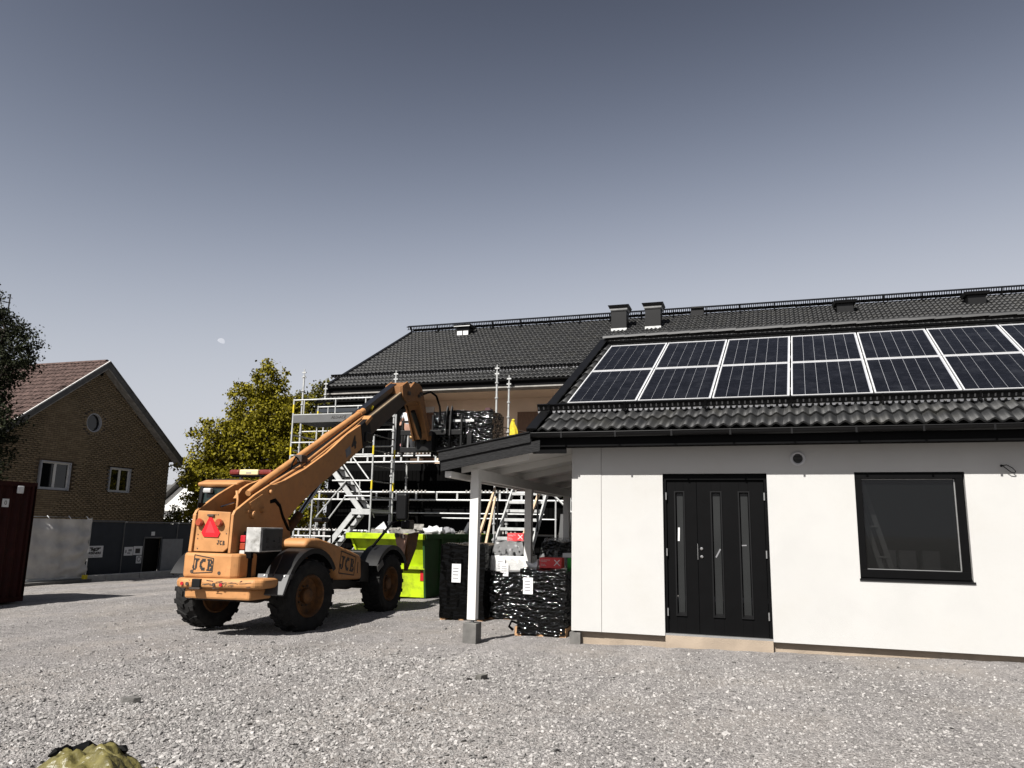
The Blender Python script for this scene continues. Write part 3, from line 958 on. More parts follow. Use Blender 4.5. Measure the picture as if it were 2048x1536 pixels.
# things standing inside, faint behind the glass
lad = thing('ladder', 'grey folding ladder leaning inside behind the window glass', 'ladder', (1.3, WY + 0.28, 0.25))
for i, (x, w) in enumerate(((1.52, .16), (1.72, .2), (2.0, .2))):
    b = B(); b.box(x, x + w, WY + .8, WY + 1.0, .255, 1.36); o = b.build('white_roll', M_['print']); tag(o, ('pale roll standing behind the window glass, nearest the ladder', 'pale roll standing behind the window glass, middle of three', 'pale roll standing behind the window glass, farthest from the ladder')[i], 'roll', 'rolls standing behind the window')
for dx in (0, 0.12):
    b = B(); b.beam((1.66 + dx, WY + .40, 0.3), (1.16 + dx, WY + .46, 2.25), 0.06, 0.03, (0, 1, 0)); b.build('rail', M_['galv'], lad)
for i in range(5):
    t = 0.1 + i * 0.2
    b = B(); b.cyl((1.66 - .5 * t, WY + .41, .3 + 1.95 * t), (1.78 - .5 * t, WY + .41, .3 + 1.95 * t), .014, 6); b.build('rung', M_['galv'], lad)

# ---- solar panels
PW, PH = 1.02, 1.555
cb = B()
cw, chh = 0.1575, 0.1440
kx = roofW.k
cb.add([(kx * 0, 0, 0), (cw, 0, 0), (cw + kx * chh, chh, 0), (kx * chh, chh, 0), (0, 0, -.003), (cw, 0, -.003), (cw + kx * chh, chh, -.003), (kx * chh, chh, -.003)],
       [(0, 1, 2, 3), (0, 4, 5, 1), (1, 5, 6, 2), (2, 6, 7, 3), (3, 7, 4, 0)])
cell_me = cb.mesh('solar_cell'); cell_me.materials.append(M_['cell'])
OFF = 0.135
first = True
COLN = ['first', 'second', 'third', 'fourth', 'fifth', 'sixth', 'seventh']
for c in range(7):
    for r_ in range(2):
        a0 = 0.335 + c * 1.042; q0 = 0.775 + r_ * 1.58
        o = roofW.p(a0, q0, OFF)
        row = 'lower' if r_ == 0 else 'upper'
        lab = ('%s row solar panel nearest the roof verge' % row if c == 0 else '%s row solar panel, %s column counted from the roof verge' % (row, COLN[c]))
        if c == 6: lab = '%s row solar panel farthest from the roof verge, cut by the picture edge' % row
        t = thing('solar_panel', lab, 'solar panel', o, 0, 'solar panels on the white house roof')
        t['panel'] = 1
        b = B(); f = 0.0155
        roofW.box(b, a0, a0 + PW, q0, q0 + f, -0.035 + OFF, OFF + .006)
        roofW.box(b, a0, a0 + PW, q0 + PH - f, q0 + PH, -0.035 + OFF, OFF + .006)
        roofW.box(b, a0, a0 + f, q0 + f, q0 + PH - f, -0.035 + OFF, OFF + .006)
        roofW.box(b, a0 + PW - f, a0 + PW, q0 + f, q0 + PH - f, -0.035 + OFF, OFF + .006)
        b.build('frame', M_['panel_frame'], t)
        b = B(); roofW.box(b, a0 + f, a0 + PW - f, q0 + f, q0 + PH - f, OFF - .012, OFF - .003)
        b.build('backsheet', M_['backsheet'], t)
        for i in range(6):
            for j in range(10):
                a = a0 + f + 0.006 + i * 0.1618; q = q0 + f + 0.006 + j * 0.1504
                inst('cell', cell_me, t, roofW.mat(a, q, OFF))
# clamps and rails between the columns
b = B()
for r_ in range(4):
    q = 0.775 + (0.32, 1.24, 1.90, 2.82)[r_]
    roofW.box(b, 0.30, 8.0, q, q + .04, OFF - .085, OFF - .037)
b.build('mounting_rail', M_['alu'], house)
for c in range(1, 7):
    a = 0.335 + c * 1.042 - 0.011
    for q in (0.775 + .32, 0.775 + 1.24, 0.775 + 1.9, 0.775 + 2.82):
        b = B(); roofW.box(b, a - .0095, a + .0095, q - .03, q + .05, OFF - .037, OFF - .006)
        b.cyl(roofW.p(a, q + .01, OFF - .006), roofW.p(a, q + .01, OFF + .008), .011, 8)
        b.build('panel_clamp', M_['alu'], house)

# ================================================================== carport
cp = thing('carport', 'lean-to carport with white posts and rafters and black verge boards beside the white house', 'carport', (-3.9, 10.45, 0))
WP = M_['white_paint']
sl_ = math.tan(R(10.4))
def rz_(x, z0=2.38): return z0 + (x + 3.85) * sl_
for i, y in enumerate((10.5, 13.2, 16.0)):
    b = B(); b.box(-3.965, -3.84, y - .06, y + .06, 0.30 if i == 0 else 0.26, 2.24)
    b.build('post', WP, cp, bevel=.004)
    b = B(); b.box(-3.92, -3.885, y - .02, y + .02, 0.235, 0.31); b.build('post_shoe', M_['galv'], cp)
    b = B(); zf = -0.25
    b.prism([(-4.005, y - .11, zf), (-3.805, y - .11, zf), (-3.805, y + .11, zf), (-4.005, y + .11, zf)], (0, 0, 0.26 - zf))
    b.build('footing', M_['concrete'], cp, bevel=.008)
b = B(); b.box(-3.96, -3.85, 10.44, 16.6, 2.235, 2.385); b.build('beam', WP, cp, bevel=.003)
for y in (10.46, 11.48, 12.73, 13.99, 15.3, 16.5):
    b = B()
    x0, x1 = -4.12, (WX0 - .006 if y > 10.8 else -3.12)
    zz = 0.10
    b.prism([(x0, y, rz_(x0)), (x1, y, rz_(x1)), (x1, y, rz_(x1) + zz), (x0, y, rz_(x0) + zz)], (0, 0.048, 0))
    b.build('rafter', WP, cp)
for i in range(44):
    y0 = 10.10 + i * 0.15
    b = B(); x0, x1 = -4.27, (WX0 - .006 if y0 > 10.46 else -3.07)
    b.prism([(x0, y0, rz_(x0) + .102), (x1, y0, rz_(x1) + .102), (x1, y0, rz_(x1) + .122), (x0, y0, rz_(x0) + .122)], (0, 0.147, 0))
    if i == 0: pass
    b.build('ceiling_board', WP, cp)
b = B(); x0, x1 = -4.30, -3.09
b.prism([(x0, 10.07, rz_(x0) + .125), (x1, 10.07, rz_(x1) + .125), (x1, 10.07, rz_(x1) + .19), (x0, 10.07, rz_(x0) + .19)], (0, 6.6, 0))
b.build('roof_sheet', M_['black_metal'], cp)
def verge(x0, x1, y, zl, h, nm='verge_board'):
    b = B()
    b.prism([(x0, y, rz_(x0, zl)), (x1, y, rz_(x1, zl)), (x1, y, rz_(x1, zl) + h), (x0, y, rz_(x0, zl) + h)], (0, 0.025, 0))
    b.build(nm, M_['black_wood2'], cp)
M_['black_wood2'] = mat('tarred_board', (0.0085, 0.0085, 0.009), 0.75, spec=0.2, var=0.5, scale=26, bump=0.5, bscale=40, stretch=(.5, 1, 3))
verge(-4.30, -2.96, 10.02, 2.548, 0.131)
verge(-4.27, -2.83, 10.046, 2.405, 0.147)
b = B(); b.prism([(-4.32, 10.0, rz_(-4.32, 2.681)), (-2.97, 10.0, rz_(-2.97, 2.681)), (-2.97, 10.0, rz_(-2.97, 2.695)), (-4.32, 10.0, rz_(-4.32, 2.695))], (0, .08, 0))
b.build('verge_flashing', M_['black_metal'], cp)
b = B(); b.box(-4.24, -4.14, 10.13, 16.5, 2.245, 2.335); b.build('eave_beam', WP, cp, bevel=.012)
b = B(); b.box(-4.25, -4.13, 10.19, 16.5, 2.337, 2.40); b.build('eave_fascia', M_['black_wood'], cp)

# ================================================================== two storey building behind
BX0, BX1, BY = -15.0, 12.0, 24.9
LX0, LX1, LZ0, LZ1 = -11.9, -1.5, 3.75, 6.22
back = thing('apartment_building', 'long two storey building with black tiled roof and dark board cladding behind the scaffolding', 'building', (-15, BY, -0.1))
E0 = (-15.065, 24.5, 6.56)
roofB = Roof(E0, 29.0, 0.03)
BRS = 7.62
CL = M_['cladding']
b = B()
b.box(BX0, BX1, BY + .05, BY + .3, -0.3, LZ0)
b.box(BX0, LX0, BY + .05, BY + .3, LZ0, 6.4)
b.box(LX1, BX1, BY + .05, BY + .3, LZ0, 6.4)
b.box(LX0, LX1, BY + .05, BY + .3, LZ1 + .02, 6.4)
b.box(BX0, BX0 + .3, BY + .3, 36.5, -0.3, 6.4)
b.box(BX0 + .3, BX1, 36.2, 36.5, -0.3, 6.4)
b.build('wall', M_['black_wood'], back)
b = B(); rb = roofB.p(0, BRS)
b.prism([(BX0 + .02, BY + .3, 6.4), (BX0 + .02, rb.y, rb.z - .2), (BX0 + .02, 36.4, 6.4)], (.25, 0, 0)); b.build('gable', M_['black_wood'], back)
# board cladding, one board each
def boards(x0, x1, z0, z1, nm, stuff=False):
    n = int((x1 - x0) / 0.145)
    w = (x1 - x0) / n
    jb = B()
    for i in range(n):
        d = random.uniform(0.0, 0.006)
        bb = jb if stuff else B()
        bb.box(x0 + i * w, x0 + (i + 1) * w - 0.012, BY + .012 - d, BY + .049, z0, z1)
        if not stuff: bb.build('board', CL, back)
    if stuff: jb.build('board_field', CL, back, kind='stuff')
boards(BX0, LX0 - .1, LZ0 + .02, 6.38, 'b')
boards(BX0, -2.6, 0.2, LZ0 - .25, 'b', True)
boards(LX1 + .1, BX1, 0.2, 6.3, 'b', True)
# recessed balcony
b = B(); b.box(LX0, LX1, BY + .31, 26.5, LZ0 - .2, LZ0); b.build('balcony_floor', M_['concrete'], back)
b = B(); b.box(LX0, LX1, BY - .0, 26.5, LZ1, LZ1 + .015); b.build('balcony_ceiling', M_['beige'], back)
b = B(); b.box(LX0, LX1, 26.4, 26.6, LZ0, LZ1); b.build('balcony_wall', M_['beige'], back)
b = B(); b.box(LX0 - .15, LX0, BY + .3, 26.5, LZ0, LZ1); b.build('balcony_cheek', M_['beige'], back)
b = B(); b.box(-8.27, -7.15, 26.34, 26.395, LZ0 + .2, 5.70); b.build('balcony_door', M_['brown'], back)
b = B(); b.box(-11.95, -11.55, 26.33, 26.39, 5.78, 6.0); b.build('wall_plate', M_['label'], back)
b = B(); b.box(-11.9, -11.5, 26.34, 26.39, LZ0, 5.76); b.build('balcony_door', M_['brown'], back)
# ground floor openings
for x0, x1, z0, z1 in ((-13.6, -12.5, .1, 2.2), (-11.2, -9.4, .7, 2.2), (-8.6, -7.6, .1, 2.2), (-6.2, -4.6, .6, 2.2), (-3.8, -2.9, .1, 2.2)):
    w_ = empty_part('window', back)
    b = B(); b.box(x0, x1, BY - .03, BY + .011, z0, z0 + .07); b.box(x0, x1, BY - .03, BY + .011, z1 - .07, z1); b.box(x0, x0 + .07, BY - .03, BY + .011, z0 + .07, z1 - .07); b.box(x1 - .07, x1, BY - .03, BY + .011, z0 + .07, z1 - .07)
    b.build('window_frame', M_['black_paint'], w_)
    b = B(); b.box(x0 + .07, x1 - .07, BY - .012, BY + .004, z0 + .07, z1 - .07); b.build('pane', M_['black_paint'], w_)
# eaves
b = B(); b.box(BX0 - .1, BX1, 24.45, 24.48, 6.30, 6.53); b.build('fascia', M_['black_paint'], back)
b = B(); b.box(BX0 - .1, BX1, 24.40, 24.46, 6.24, 6.285); b.build('trim_board', M_['trim'], back)
b = B(); b.box(BX0 - .1, BX1, 24.481, BY + .05, 6.24, 6.27); b.build('soffit', M_['trim'], back)
b = B()
prof = [(24.40 + .07 * math.cos(math.pi + math.pi * k / 6), 6.515 + .07 * math.sin(math.pi + math.pi * k / 6)) for k in range(7)]
b.prism([(BX0 - .15, y, z) for y, z in prof], (BX1 - BX0, 0, 0)); b.build('gutter', M_['black_metal'], back)
b = B(); roofB.box(b, 0.02, 26.8, -0.02, BRS, -0.10, 0.0); b.build('roof_deck', M_['black_wood'], back)
b = B()
p0 = roofB.p(0.02, BRS)
b.prism([(p0.x, p0.y, p0.z + .03), (p0.x, 37, 6.5), (p0.x, 37, 6.4), (p0.x, p0.y, p0.z - .1)], (26.8, 0, 0)); b.build('rear_roof', M_['tile'], back)
cells = []
for r_ in range(21):
    for c in range(82):
        a = 0.08 + c * TW; q = -0.05 + r_ * TG
        if r_ <= 2 and a > 9.8: pri = 3
        elif a > 15 and r_ >= 15: pri = 0 + (26 - a) * .01
        else: pri = 1 + r_ * .1 + abs(a - 6) * .02
        cells.append((pri, a, q))
cells.sort()
lay_tiles(roofB, back, [(a, q) for _, a, q in cells], 300)
b = B()
roofB.box(b, -0.05, 0.10, -0.10, BRS + .03, 0.055, 0.080); roofB.box(b, -0.05, -0.02, -0.10, BRS + .03, -0.16, 0.055)
b.build('verge_board', M_['black_metal'], back)
for i in range(64):
    T = Matrix.Translation(roofB.p(0.02 + i * .41, BRS, 0.075) + Vector((0, 0, random.uniform(-.003, .003)))) @ Matrix.Rotation(R(-1.5), 4, 'Y')
    inst('ridge_tile', ridge_me, back, T)
snow_rail(back, roofB, -0.3, 9.6, 0.90, 1.30, hole=0.12, h=0.11, post=0.06)
# ridge walkway grille
b = B()
roofB.box(b, -0.15, 26.5, BRS - .16, BRS - .155, 0.30, 0.325); roofB.box(b, -0.15, 26.5, BRS - .16, BRS - .155, 0.18, 0.20)
roofB.box(b, -0.15, 26.5, BRS - .22, BRS + .02, 0.322, 0.330)
for i in range(330):
    a = -0.1 + i * .08
    roofB.box(b, a, a + .030, BRS - .162, BRS - .153, 0.19, 0.31)
b.build('ridge_grille', M_['black_metal'], back)
for i in range(21):
    a = 0.05 + i * 1.3
    b = B(); roofB.box(b, a - .02, a + .02, BRS - .2, BRS - .14, 0.04, 0.32); roofB.box(b, a - .02, a + .02, BRS - .45, BRS - .1, .085, .10); b.build('grille_bracket', M_['black_metal'], back)
# chimneys
for a in (9.50, 10.84):
    ch = empty_part('chimney', back)
    o = roofB.p(a, 5.72, 0.02)
    x0, y0, z0 = o.x, o.y, o.z
    w = 0.60
    b = B(); b.box(x0, x0 + w, y0, y0 + w, z0 + .03, z0 + .78); b.build('chimney_body', M_['black_metal'], ch)
    b = B(); b.box(x0 - .012, x0 + w + .012, y0 - .012, y0 + w + .012, z0 - .12, z0 + .085); b.build('flashing', M_['galv'], ch)
    b = B()
    def ring(e, z): return [(x0 - e, y0 - e, z), (x0 + w + e, y0 - e, z), (x0 + w + e, y0 + w + e, z), (x0 - e, y0 + w + e, z)]
    vs = ring(.02, z0 + .78) + ring(.02, z0 + .82)
    b.add(vs, [(0, 1, 5, 4), (1, 2, 6, 5), (2, 3, 7, 6), (3, 0, 4, 7), (4, 5, 6, 7), (3, 2, 1, 0)])
    b.build('collar', M_['black_metal'], ch)
    b = B(); vs = ring(.03, z0 + .825) + ring(.055, z0 + .885)
    b.add(vs, [(0, 1, 5, 4), (1, 2, 6, 5), (2, 3, 7, 6), (3, 0, 4, 7), (4, 5, 6, 7), (3, 2, 1, 0)])
    b.build('cap_ring', M_['galv'], ch)
    b = B(); vs = ring(.06, z0 + .888) + ring(.12, z0 + 1.02)
    b.add(vs, [(0, 1, 5, 4), (1, 2, 6, 5), (2, 3, 7, 6), (3, 0, 4, 7), (4, 5, 6, 7), (3, 2, 1, 0)])
    b.build('chimney_cap', M_['black_metal'], ch)
# roof hoods
def hood(a, q, w, white):
    h = empty_part('roof_vent', back)
    o = roofB.p(a, q, 0.0); x0, y0, z0 = o.x, o.y, o.z
    b = B(); b.box(x0, x0 + w, y0, y0 + .5, z0 - .05, z0 + .40); b.build('vent_body', M_['black_metal'], h)
    for k in range(2):
        b = B(); xx = x0 + .03 + k * (w / 2 - .005); b.box(xx, xx + w / 2 - .05, y0 - .012, y0 - .001, z0 + .05, z0 + .23)
        b.build('vent_plate', M_['label'] if white else M_['black_metal'], h)
    b = B()
    P = [(x0 - .08, y0 - .10, z0 + .40), (x0 + w + .08, y0 - .10, z0 + .40), (x0 + w + .08, y0 + .55, z0 + .40), (x0 - .08, y0 + .55, z0 + .40)]
    Q = [(x0 - .12, y0 - .14, z0 + .50), (x0 + w + .12, y0 - .14, z0 + .50), (x0 + w + .12, y0 + .6, z0 + .50), (x0 - .12, y0 + .6, z0 + .50)]
    b.add(P + Q, [(0, 1, 5, 4), (1, 2, 6, 5), (2, 3, 7, 6), (3, 0, 4, 7), (4, 5, 6, 7), (3, 2, 1, 0)]); b.build('vent_cap', M_['black_metal'], h)
    if white:
        b = B(); b.box(x0 - .085, x0 + w + .085, y0 - .125, y0 - .105, z0 + .405, z0 + .44); b.build('cap_trim', M_['galv'], h)
hood(2.62, 6.42, 0.56, True)
hood(17.85, 6.25, 0.56, False)
hood(22.15, 6.25, 0.56, False)
h = empty_part('roof_vent', back)
o = roofB.p(12.45, 7.3, 0); b = B(); b.box(o.x, o.x + .5, o.y, o.y + .3, o.z, o.z + .42); b.build('vent_body', M_['black_metal'], h)
# low entrance roof at the end
b = B(); b.box(-15.15, -12.95, 24.0, 24.89, 5.72, 5.80); b.build('porch_beam', M_['black_wood'], back)
roofP = Roof((-15.2, 23.95, 5.93), 20, 0.0)
lay_tiles(roofP, back, [(i * TW, j * TG) for j in range(2) for i in range(7)], 14, off=0.0)
b = B(); roofP.box(b, 0, 2.3, -.02, .85, -.06, -.01); b.build('porch_deck', M_['black_wood'], back)
b = B(); b.box(-15.15, -12.95, 24.02, 24.06, 5.52, 5.66); b.build('porch_fascia', M_['hoarding'], back)

# ================================================================== brick house
XG = -28.0
GYn, GYa, GYf = 22.1, 26.80, 31.5
GZe, GZa = 4.95, 8.52
zb = -0.56
bh = thing('brick_house', 'brown brick house with red tiled gable roof and round gable window', 'house', (XG, GYn, zb))
wins = [(24.31, 25.77, 2.80, 3.97), (27.89, 29.1, 2.86, 3.97)]
rc = (26.70, 5.83, 0.42)
def roofz(y): return GZa - abs(y - GYa) * (GZa - GZe) / (GYf - GYa)
b = B(); b.box(XG - 14, XG - .22, GYn, GYn + .2, zb, GZe); b.build('wall', M_['brick'], bh)
b = B(); b.box(XG - 14, XG - .22, GYf - .2, GYf, zb, GZe); b.build('wall', M_['brick'], bh)
BLn, BHt, JT = 0.245, 0.068, 0.016
bm_ = B(); bm_.add([(0, 0, 0), (0, BLn, 0), (0, BLn, BHt), (0, 0, BHt), (-.03, 0, 0), (-.03, BLn, 0), (-.03, BLn, BHt), (-.03, 0, BHt)], [(0, 1, 2, 3), (4, 0, 3, 7), (1, 5, 6, 2), (3, 2, 6, 7), (4, 5, 1, 0)])
brick_me = bm_.mesh('brick'); brick_me.materials.append(M_['brick'])
pos = []
closers = []
def zt_ok(y, z): return z + BHt < GZe - .1 and .03 < GYf - y < BLn + .05
row = 0; z = zb + 0.9
while z < GZa - .25:
    y = GYn + (0.13 if row % 2 else 0)
    while y < GYf - BLn:
        y1 = y + BLn; zt = z + BHt
        ok = zt < min(roofz(y), roofz(y1)) - .10
        for (a0, a1, c0, c1) in wins:
            if y1 > a0 - .01 and y < a1 + .01 and zt > c0 - .01 and z < c1 + .01: ok = False
        if math.hypot((y + y1) / 2 - rc[0], (z + zt) / 2 - rc[1]) < rc[2] + .14: ok = False
        if ok: pos.append((y, z))
        y += BLn + JT
    if zt_ok(y, z): closers.append((y, z))
    z += BHt + JT; row += 1
mb = B()
for (y, z) in pos + [(GYf - BLn - .02, c_[1]) for c_ in closers]:
    mb.add([(XG - .012, y - JT - .002, z - JT - .002), (XG - .012, y + BLn + JT + .002, z - JT - .002), (XG - .012, y + BLn + JT + .002, z + BHt + JT + .002), (XG - .012, y - JT - .002, z + BHt + JT + .002)], [(0, 1, 2, 3)])
nk = 24
mv = []
for k in range(nk):
    a = 2 * math.pi * k / nk
    mv += [(XG - .016, rc[0] + math.cos(a) * rr_, rc[1] + math.sin(a) * rr_) for rr_ in (rc[2] - .005, rc[2] + .30)]
mb.add(mv, [(2 * k, 2 * k + 1, 2 * ((k + 1) % nk) + 1, 2 * ((k + 1) % nk)) for k in range(nk)])
mb.box(XG - .25, XG - .012, GYn, GYf, zb, zb + .9)
mb.build('wall', M_['mortar'], bh, fix=False, kind='stuff')
pos.sort(key=lambda p: (p[0]) + abs(p[1] - 4.6) * .6)
vis = [p for p in pos if p[1] > 1.6 and p[0] > 24.0]
near = vis[:300]; ns = set(near); rest = [p for p in pos if p not in ns]
for (y, z) in near:
    inst('brick', brick_me, bh, Matrix.Translation((XG + random.uniform(-.004, .004), y, z)))
bv = np.array([v.co[:] for v in brick_me.vertices]); bf = np.array([p.vertices[:] for p in brick_me.polygons])
VV, FF, RR = [], [], []
off = np.array([XG, 0, 0]) - np.array(WM[bh].translation)
for i, (y, z) in enumerate(rest):
    VV.append(bv + off + np.array([random.uniform(-.004, .004), y, z])); FF.append(bf + i * len(bv)); RR += [random.random()] * len(bf)
for (y, z) in closers:
    sc_b = bv * np.array([1, (GYf - y) / BLn, 1])
    VV.append(sc_b + off + np.array([0, y, z])); FF.append(bf + len(VV) * len(bv) - len(bv)); RR += [random.random()] * len(bf)
obj('brick_field', np_mesh('brick_field', np.concatenate(VV), np.concatenate(FF), M_['brick'], RR), bh, kind='stuff')
# soldier ring round the round window
for k in range(24):
    a = 2 * math.pi * k / 24
    b = B(); c, s = math.cos(a), math.sin(a)
    b.obox((XG - .012, rc[0] + c * (rc[2] + .062), rc[1] + s * (rc[2] + .062)), (.016, 0, 0), (0, c * .06, s * .06), (0, -s * .045, c * .045)); b.build('brick', M_['brick'], bh)
def ring_part(r0, r1, x0, x1, nm, m, par, n=24):
    b = B(); vs = []
    for k in range(n):
        a = 2 * math.pi * k / n
        c, s = math.cos(a), math.sin(a)
        vs += [(x0, rc[0] + c * r0, rc[1] + s * r0), (x1, rc[0] + c * r0, rc[1] + s * r0), (x1, rc[0] + c * r1, rc[1] + s * r1), (x0, rc[0] + c * r1, rc[1] + s * r1)]
    fs = []
    for k in range(n):
        k2 = (k + 1) % n
        for i in range(4):
            j = (i + 1) % 4
            fs.append((k * 4 + i, k * 4 + j, k2 * 4 + j, k2 * 4 + i))
    b.add(vs, fs); return b.build(nm, m, par)
rw = empty_part('round_window', bh)
ring_part(rc[2] - .04, rc[2], XG - .22, XG - .015, 'reveal', M_['reveal'], rw)
ring_part(rc[2] - .11, rc[2] - .04, XG - .2, XG - .15, 'window_frame', M_['white_paint'], rw)
b = B(); b.lathe([(0, 0), (rc[2] - .04, 0)], 24, Matrix.Translation((XG - .145, rc[0], rc[1])) @ Matrix.Rotation(R(90), 4, 'Y')); b.build('pane', M_['glass'], rw)
for (a0, a1, c0, c1) in wins:
    w_ = empty_part('window', bh)
    b = B(); d = .13
    b.box(XG - d, XG + .01, a0, a0 + .04, c0, c1); b.box(XG - d, XG + .01, a1 - .04, a1, c0, c1); b.box(XG - d, XG + .01, a0 + .04, a1 - .04, c1 - .04, c1); b.box(XG - d, XG + .03, a0 + .04, a1 - .04, c0, c0 + .04)
    b.build('reveal', M_['reveal'], w_)
    b = B(); f0, f1 = a0 + .04, a1 - .04
    for (u0, u1) in ((f0, (f0 + f1) / 2), ((f0 + f1) / 2, f1)):
        t = .055
        b = B(); b.box(XG - d, XG - d + .06, u0, u0 + t, c0 + .04, c1 - .04); b.box(XG - d, XG - d + .06, u1 - t, u1, c0 + .04, c1 - .04); b.box(XG - d, XG - d + .06, u0 + t, u1 - t, c0 + .04, c0 + .04 + t); b.box(XG - d, XG - d + .06, u0 + t, u1 - t, c1 - .04 - t, c1 - .04)
        b.build('window_frame', M_['white_paint'], w_)
        b = B(); b.box(XG - d + .015, XG - d + .025, u0 + t, u1 - t, c0 + .04 + t, c1 - .04 - t); b.build('pane', M_['glass'], w_)
b = B(); b.box(XG - .01, XG + .012, 26.66, 26.86, 7.98, 8.14); b.build('gable_vent', M_['black_paint'], bh)
# roof : two slopes, corrugated rows of red tiles
def slope_tiles(sgn):
    V, F, RR = [], [], []
    x1, x0 = XG + .35, XG - 14
    L = math.hypot(GYf - GYa, GZa - GZe) + .55
    dy, dz = sgn * (GYf - GYa), -(GZa - GZe)
    ll = math.hypot(dy, dz); dy /= ll; dz /= ll
    nx_, nz_ = -dz * sgn * sgn, 0
    nrm = Vector((0, -dz * 1.0 * (1 if sgn > 0 else -1), abs(dy)))
    P = 0.21; nc = int((x1 - x0) / P); rows = int(L / .36)
    for c in range(nc):
        for r_ in range(rows):
            base = len(V)
            for j, (q, lift) in enumerate(((r_ * .36, .02), (r_ * .36 + .38, .05))):
                for i in range(5):
                    t = i / 4
                    zz = lift + .045 * math.sin(math.pi * t) - (.0)
                    V.append((x1 - (c + 1) * P + P * t, GYa + dy * q + nrm.y * zz, GZa + .06 + dz * q + nrm.z * zz))
            for i in range(4):
                F.append((base + i, base + i + 1, base + 6 + i, base + 5 + i)); RR.append((c * 37 + r_ * 61) % 101 / 101)
    V = np.array(V) - np.array(WM[bh].translation)
    me = np_mesh('tile_field', V, np.array(F), M_['red_tile'], RR)
    for p in me.polygons: p.use_smooth = True
    obj('tile_field', me, bh, kind='stuff')
slope_tiles(-1); slope_tiles(1)
for sgn in (-1, 1):
    dyt = sgn * (GYf - GYa); k = 1 + .5 / (GYf - GYa)
    b = B(); b.prism([(XG + .33, GYa, GZa - .03), (XG + .33, GYa + dyt * k, GZa + (GZe - GZa) * k - .03), (XG + .33, GYa + dyt * k, GZa + (GZe - GZa) * k + .03), (XG + .33, GYa, GZa + .03)], (-14.3, 0, 0)); b.build('roof_deck', M_['brown'], bh)
    b = B(); b.prism([(XG + .345, GYa, GZa - .20), (XG + .345, GYa + dyt * k, GZa + (GZe - GZa) * k - .20), (XG + .345, GYa + dyt * k, GZa + (GZe - GZa) * k + .06), (XG + .345, GYa, GZa + .06)], (.03, 0, 0))
    b.build('verge_board', M_['grey_wall'], bh)
    b = B(); b.prism([(XG + .345, GYa, GZa + .065), (XG + .345, GYa + dyt * k, GZa + (GZe - GZa) * k + .065), (XG + .345, GYa + dyt * k, GZa + (GZe - GZa) * k + .12), (XG + .345, GYa, GZa + .12)], (.05, 0, 0))
    b.build('verge_flashing', M_['white_paint'] if sgn < 0 else M_['grey_wall'], bh)  # sunlit verge coloured white, shaded verge grey
    b = B(); b.prism([(XG - .01, GYa, GZa - .26), (XG - .01, GYa + dyt * k, GZa + (GZe - GZa) * k - .26), (XG - .01, GYa + dyt * k, GZa + (GZe - GZa) * k - .18), (XG - .01, GYa, GZa - .18)], (.35, 0, 0)); b.build('soffit', M_['trim'], bh)
for i in range(36):
    x = XG + .2 - i * .38
    b = B(); pts = [(x, GYa + .12 * math.cos(math.pi * k / 6), GZa + .08 + .11 * math.sin(math.pi * k / 6)) for k in range(7)]
    b.prism(pts, (-.40, 0, 0)); b.build('ridge_tile', M_['red_tile'], bh, label=None)
# aerial
ae = thing('aerial', 'thin roof aerial mast rising above the dark tree', 'aerial', (-28.6, 22.4, 7.3))
b = B(); b.cyl((-28.6, 22.4, 5.6), (-28.6, 22.4, 10.50), .028, 6); b.build('mast', M_['dark_steel'], ae)
b = B(); b.cyl((-28.6, 21.2, 10.05), (-28.6, 22.45, 10.15), .018, 6); b.build('boom', M_['dark_steel'], ae)
for i in range(5):
    y = 21.3 + i * .22
    b = B(); b.cyl((-28.9, y, 10.07), (-28.3, y, 10.07), .010, 5); b.build('element', M_['dark_steel'], ae)
b = B(); b.cyl((-28.6, 22.4, 9.4), (-28.6, 21.5, 10.08), .014, 5); b.build('brace', M_['dark_steel'], ae)

# ================================================================== hoarding and gate screens
FX = -21.7
fz = zg(FX)
ho = thing('hoarding', 'dark blue grey site hoarding with a doorway in front of the brick house', 'hoarding', (FX, 20.6, fz))
ys = [20.62, 22.52, 23.50]
for (y0, y1, z0, z1) in ((20.62, 22.50, fz, 1.52), (22.54, 23.55, fz, 1.50), (23.55, 24.38, 0.96, 1.50), (24.38, 25.18, fz, 1.49), (25.22, 27.0, fz, 1.48), (27.04, 29.0, fz, 1.48)):
    b = B(); b.box(FX - .05, FX, y0, y1, z0, z1); b.build('panel', M_['hoarding'], ho)
for y in (20.6, 22.52, 25.20, 27.02):
    b = B(); b.box(FX - .06, FX + .02, y - .02, y + .02, fz, 1.52); b.build('post', M_['galv_dark'], ho)
for y0, y1, z in ((20.65, 22.48, 1.53), (22.6, 25.15, 1.51), (25.25, 27, 1.50)):
    b = B(); b.box(FX - .07, FX + .03, y0, y1, z, z + .055); b.build('top_rail', M_['galv_dark'], ho)
b = B(); b.box(FX - .02, FX + .015, 23.50, 23.55, fz, .99); b.box(FX - .02, FX + .015, 24.38, 24.42, fz, .99); b.box(FX - .02, FX + .015, 23.50, 24.42, .96, 1.01); b.build('door_frame', M_['galv_dark'], ho)
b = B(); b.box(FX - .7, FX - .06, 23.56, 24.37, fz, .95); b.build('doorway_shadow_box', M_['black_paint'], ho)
b = B(); b.box(FX + .03, FX + .06, 24.42, 25.50, fz + .03, .93); b.build('door', mat('door_grey', (0.14, 0.1467, 0.1533), .6, var=.08), ho)
def sign(y0, y1, z0, z1, lab, nm='sign'):
    t = thing(nm, lab, 'sign', (FX + .012, (y0 + y1) / 2, (z0 + z1) / 2))
    b = B(); b.box(FX + .006, FX + .018, y0, y1, z0, z1); b.build('plate', M_['label'], t)
    return t
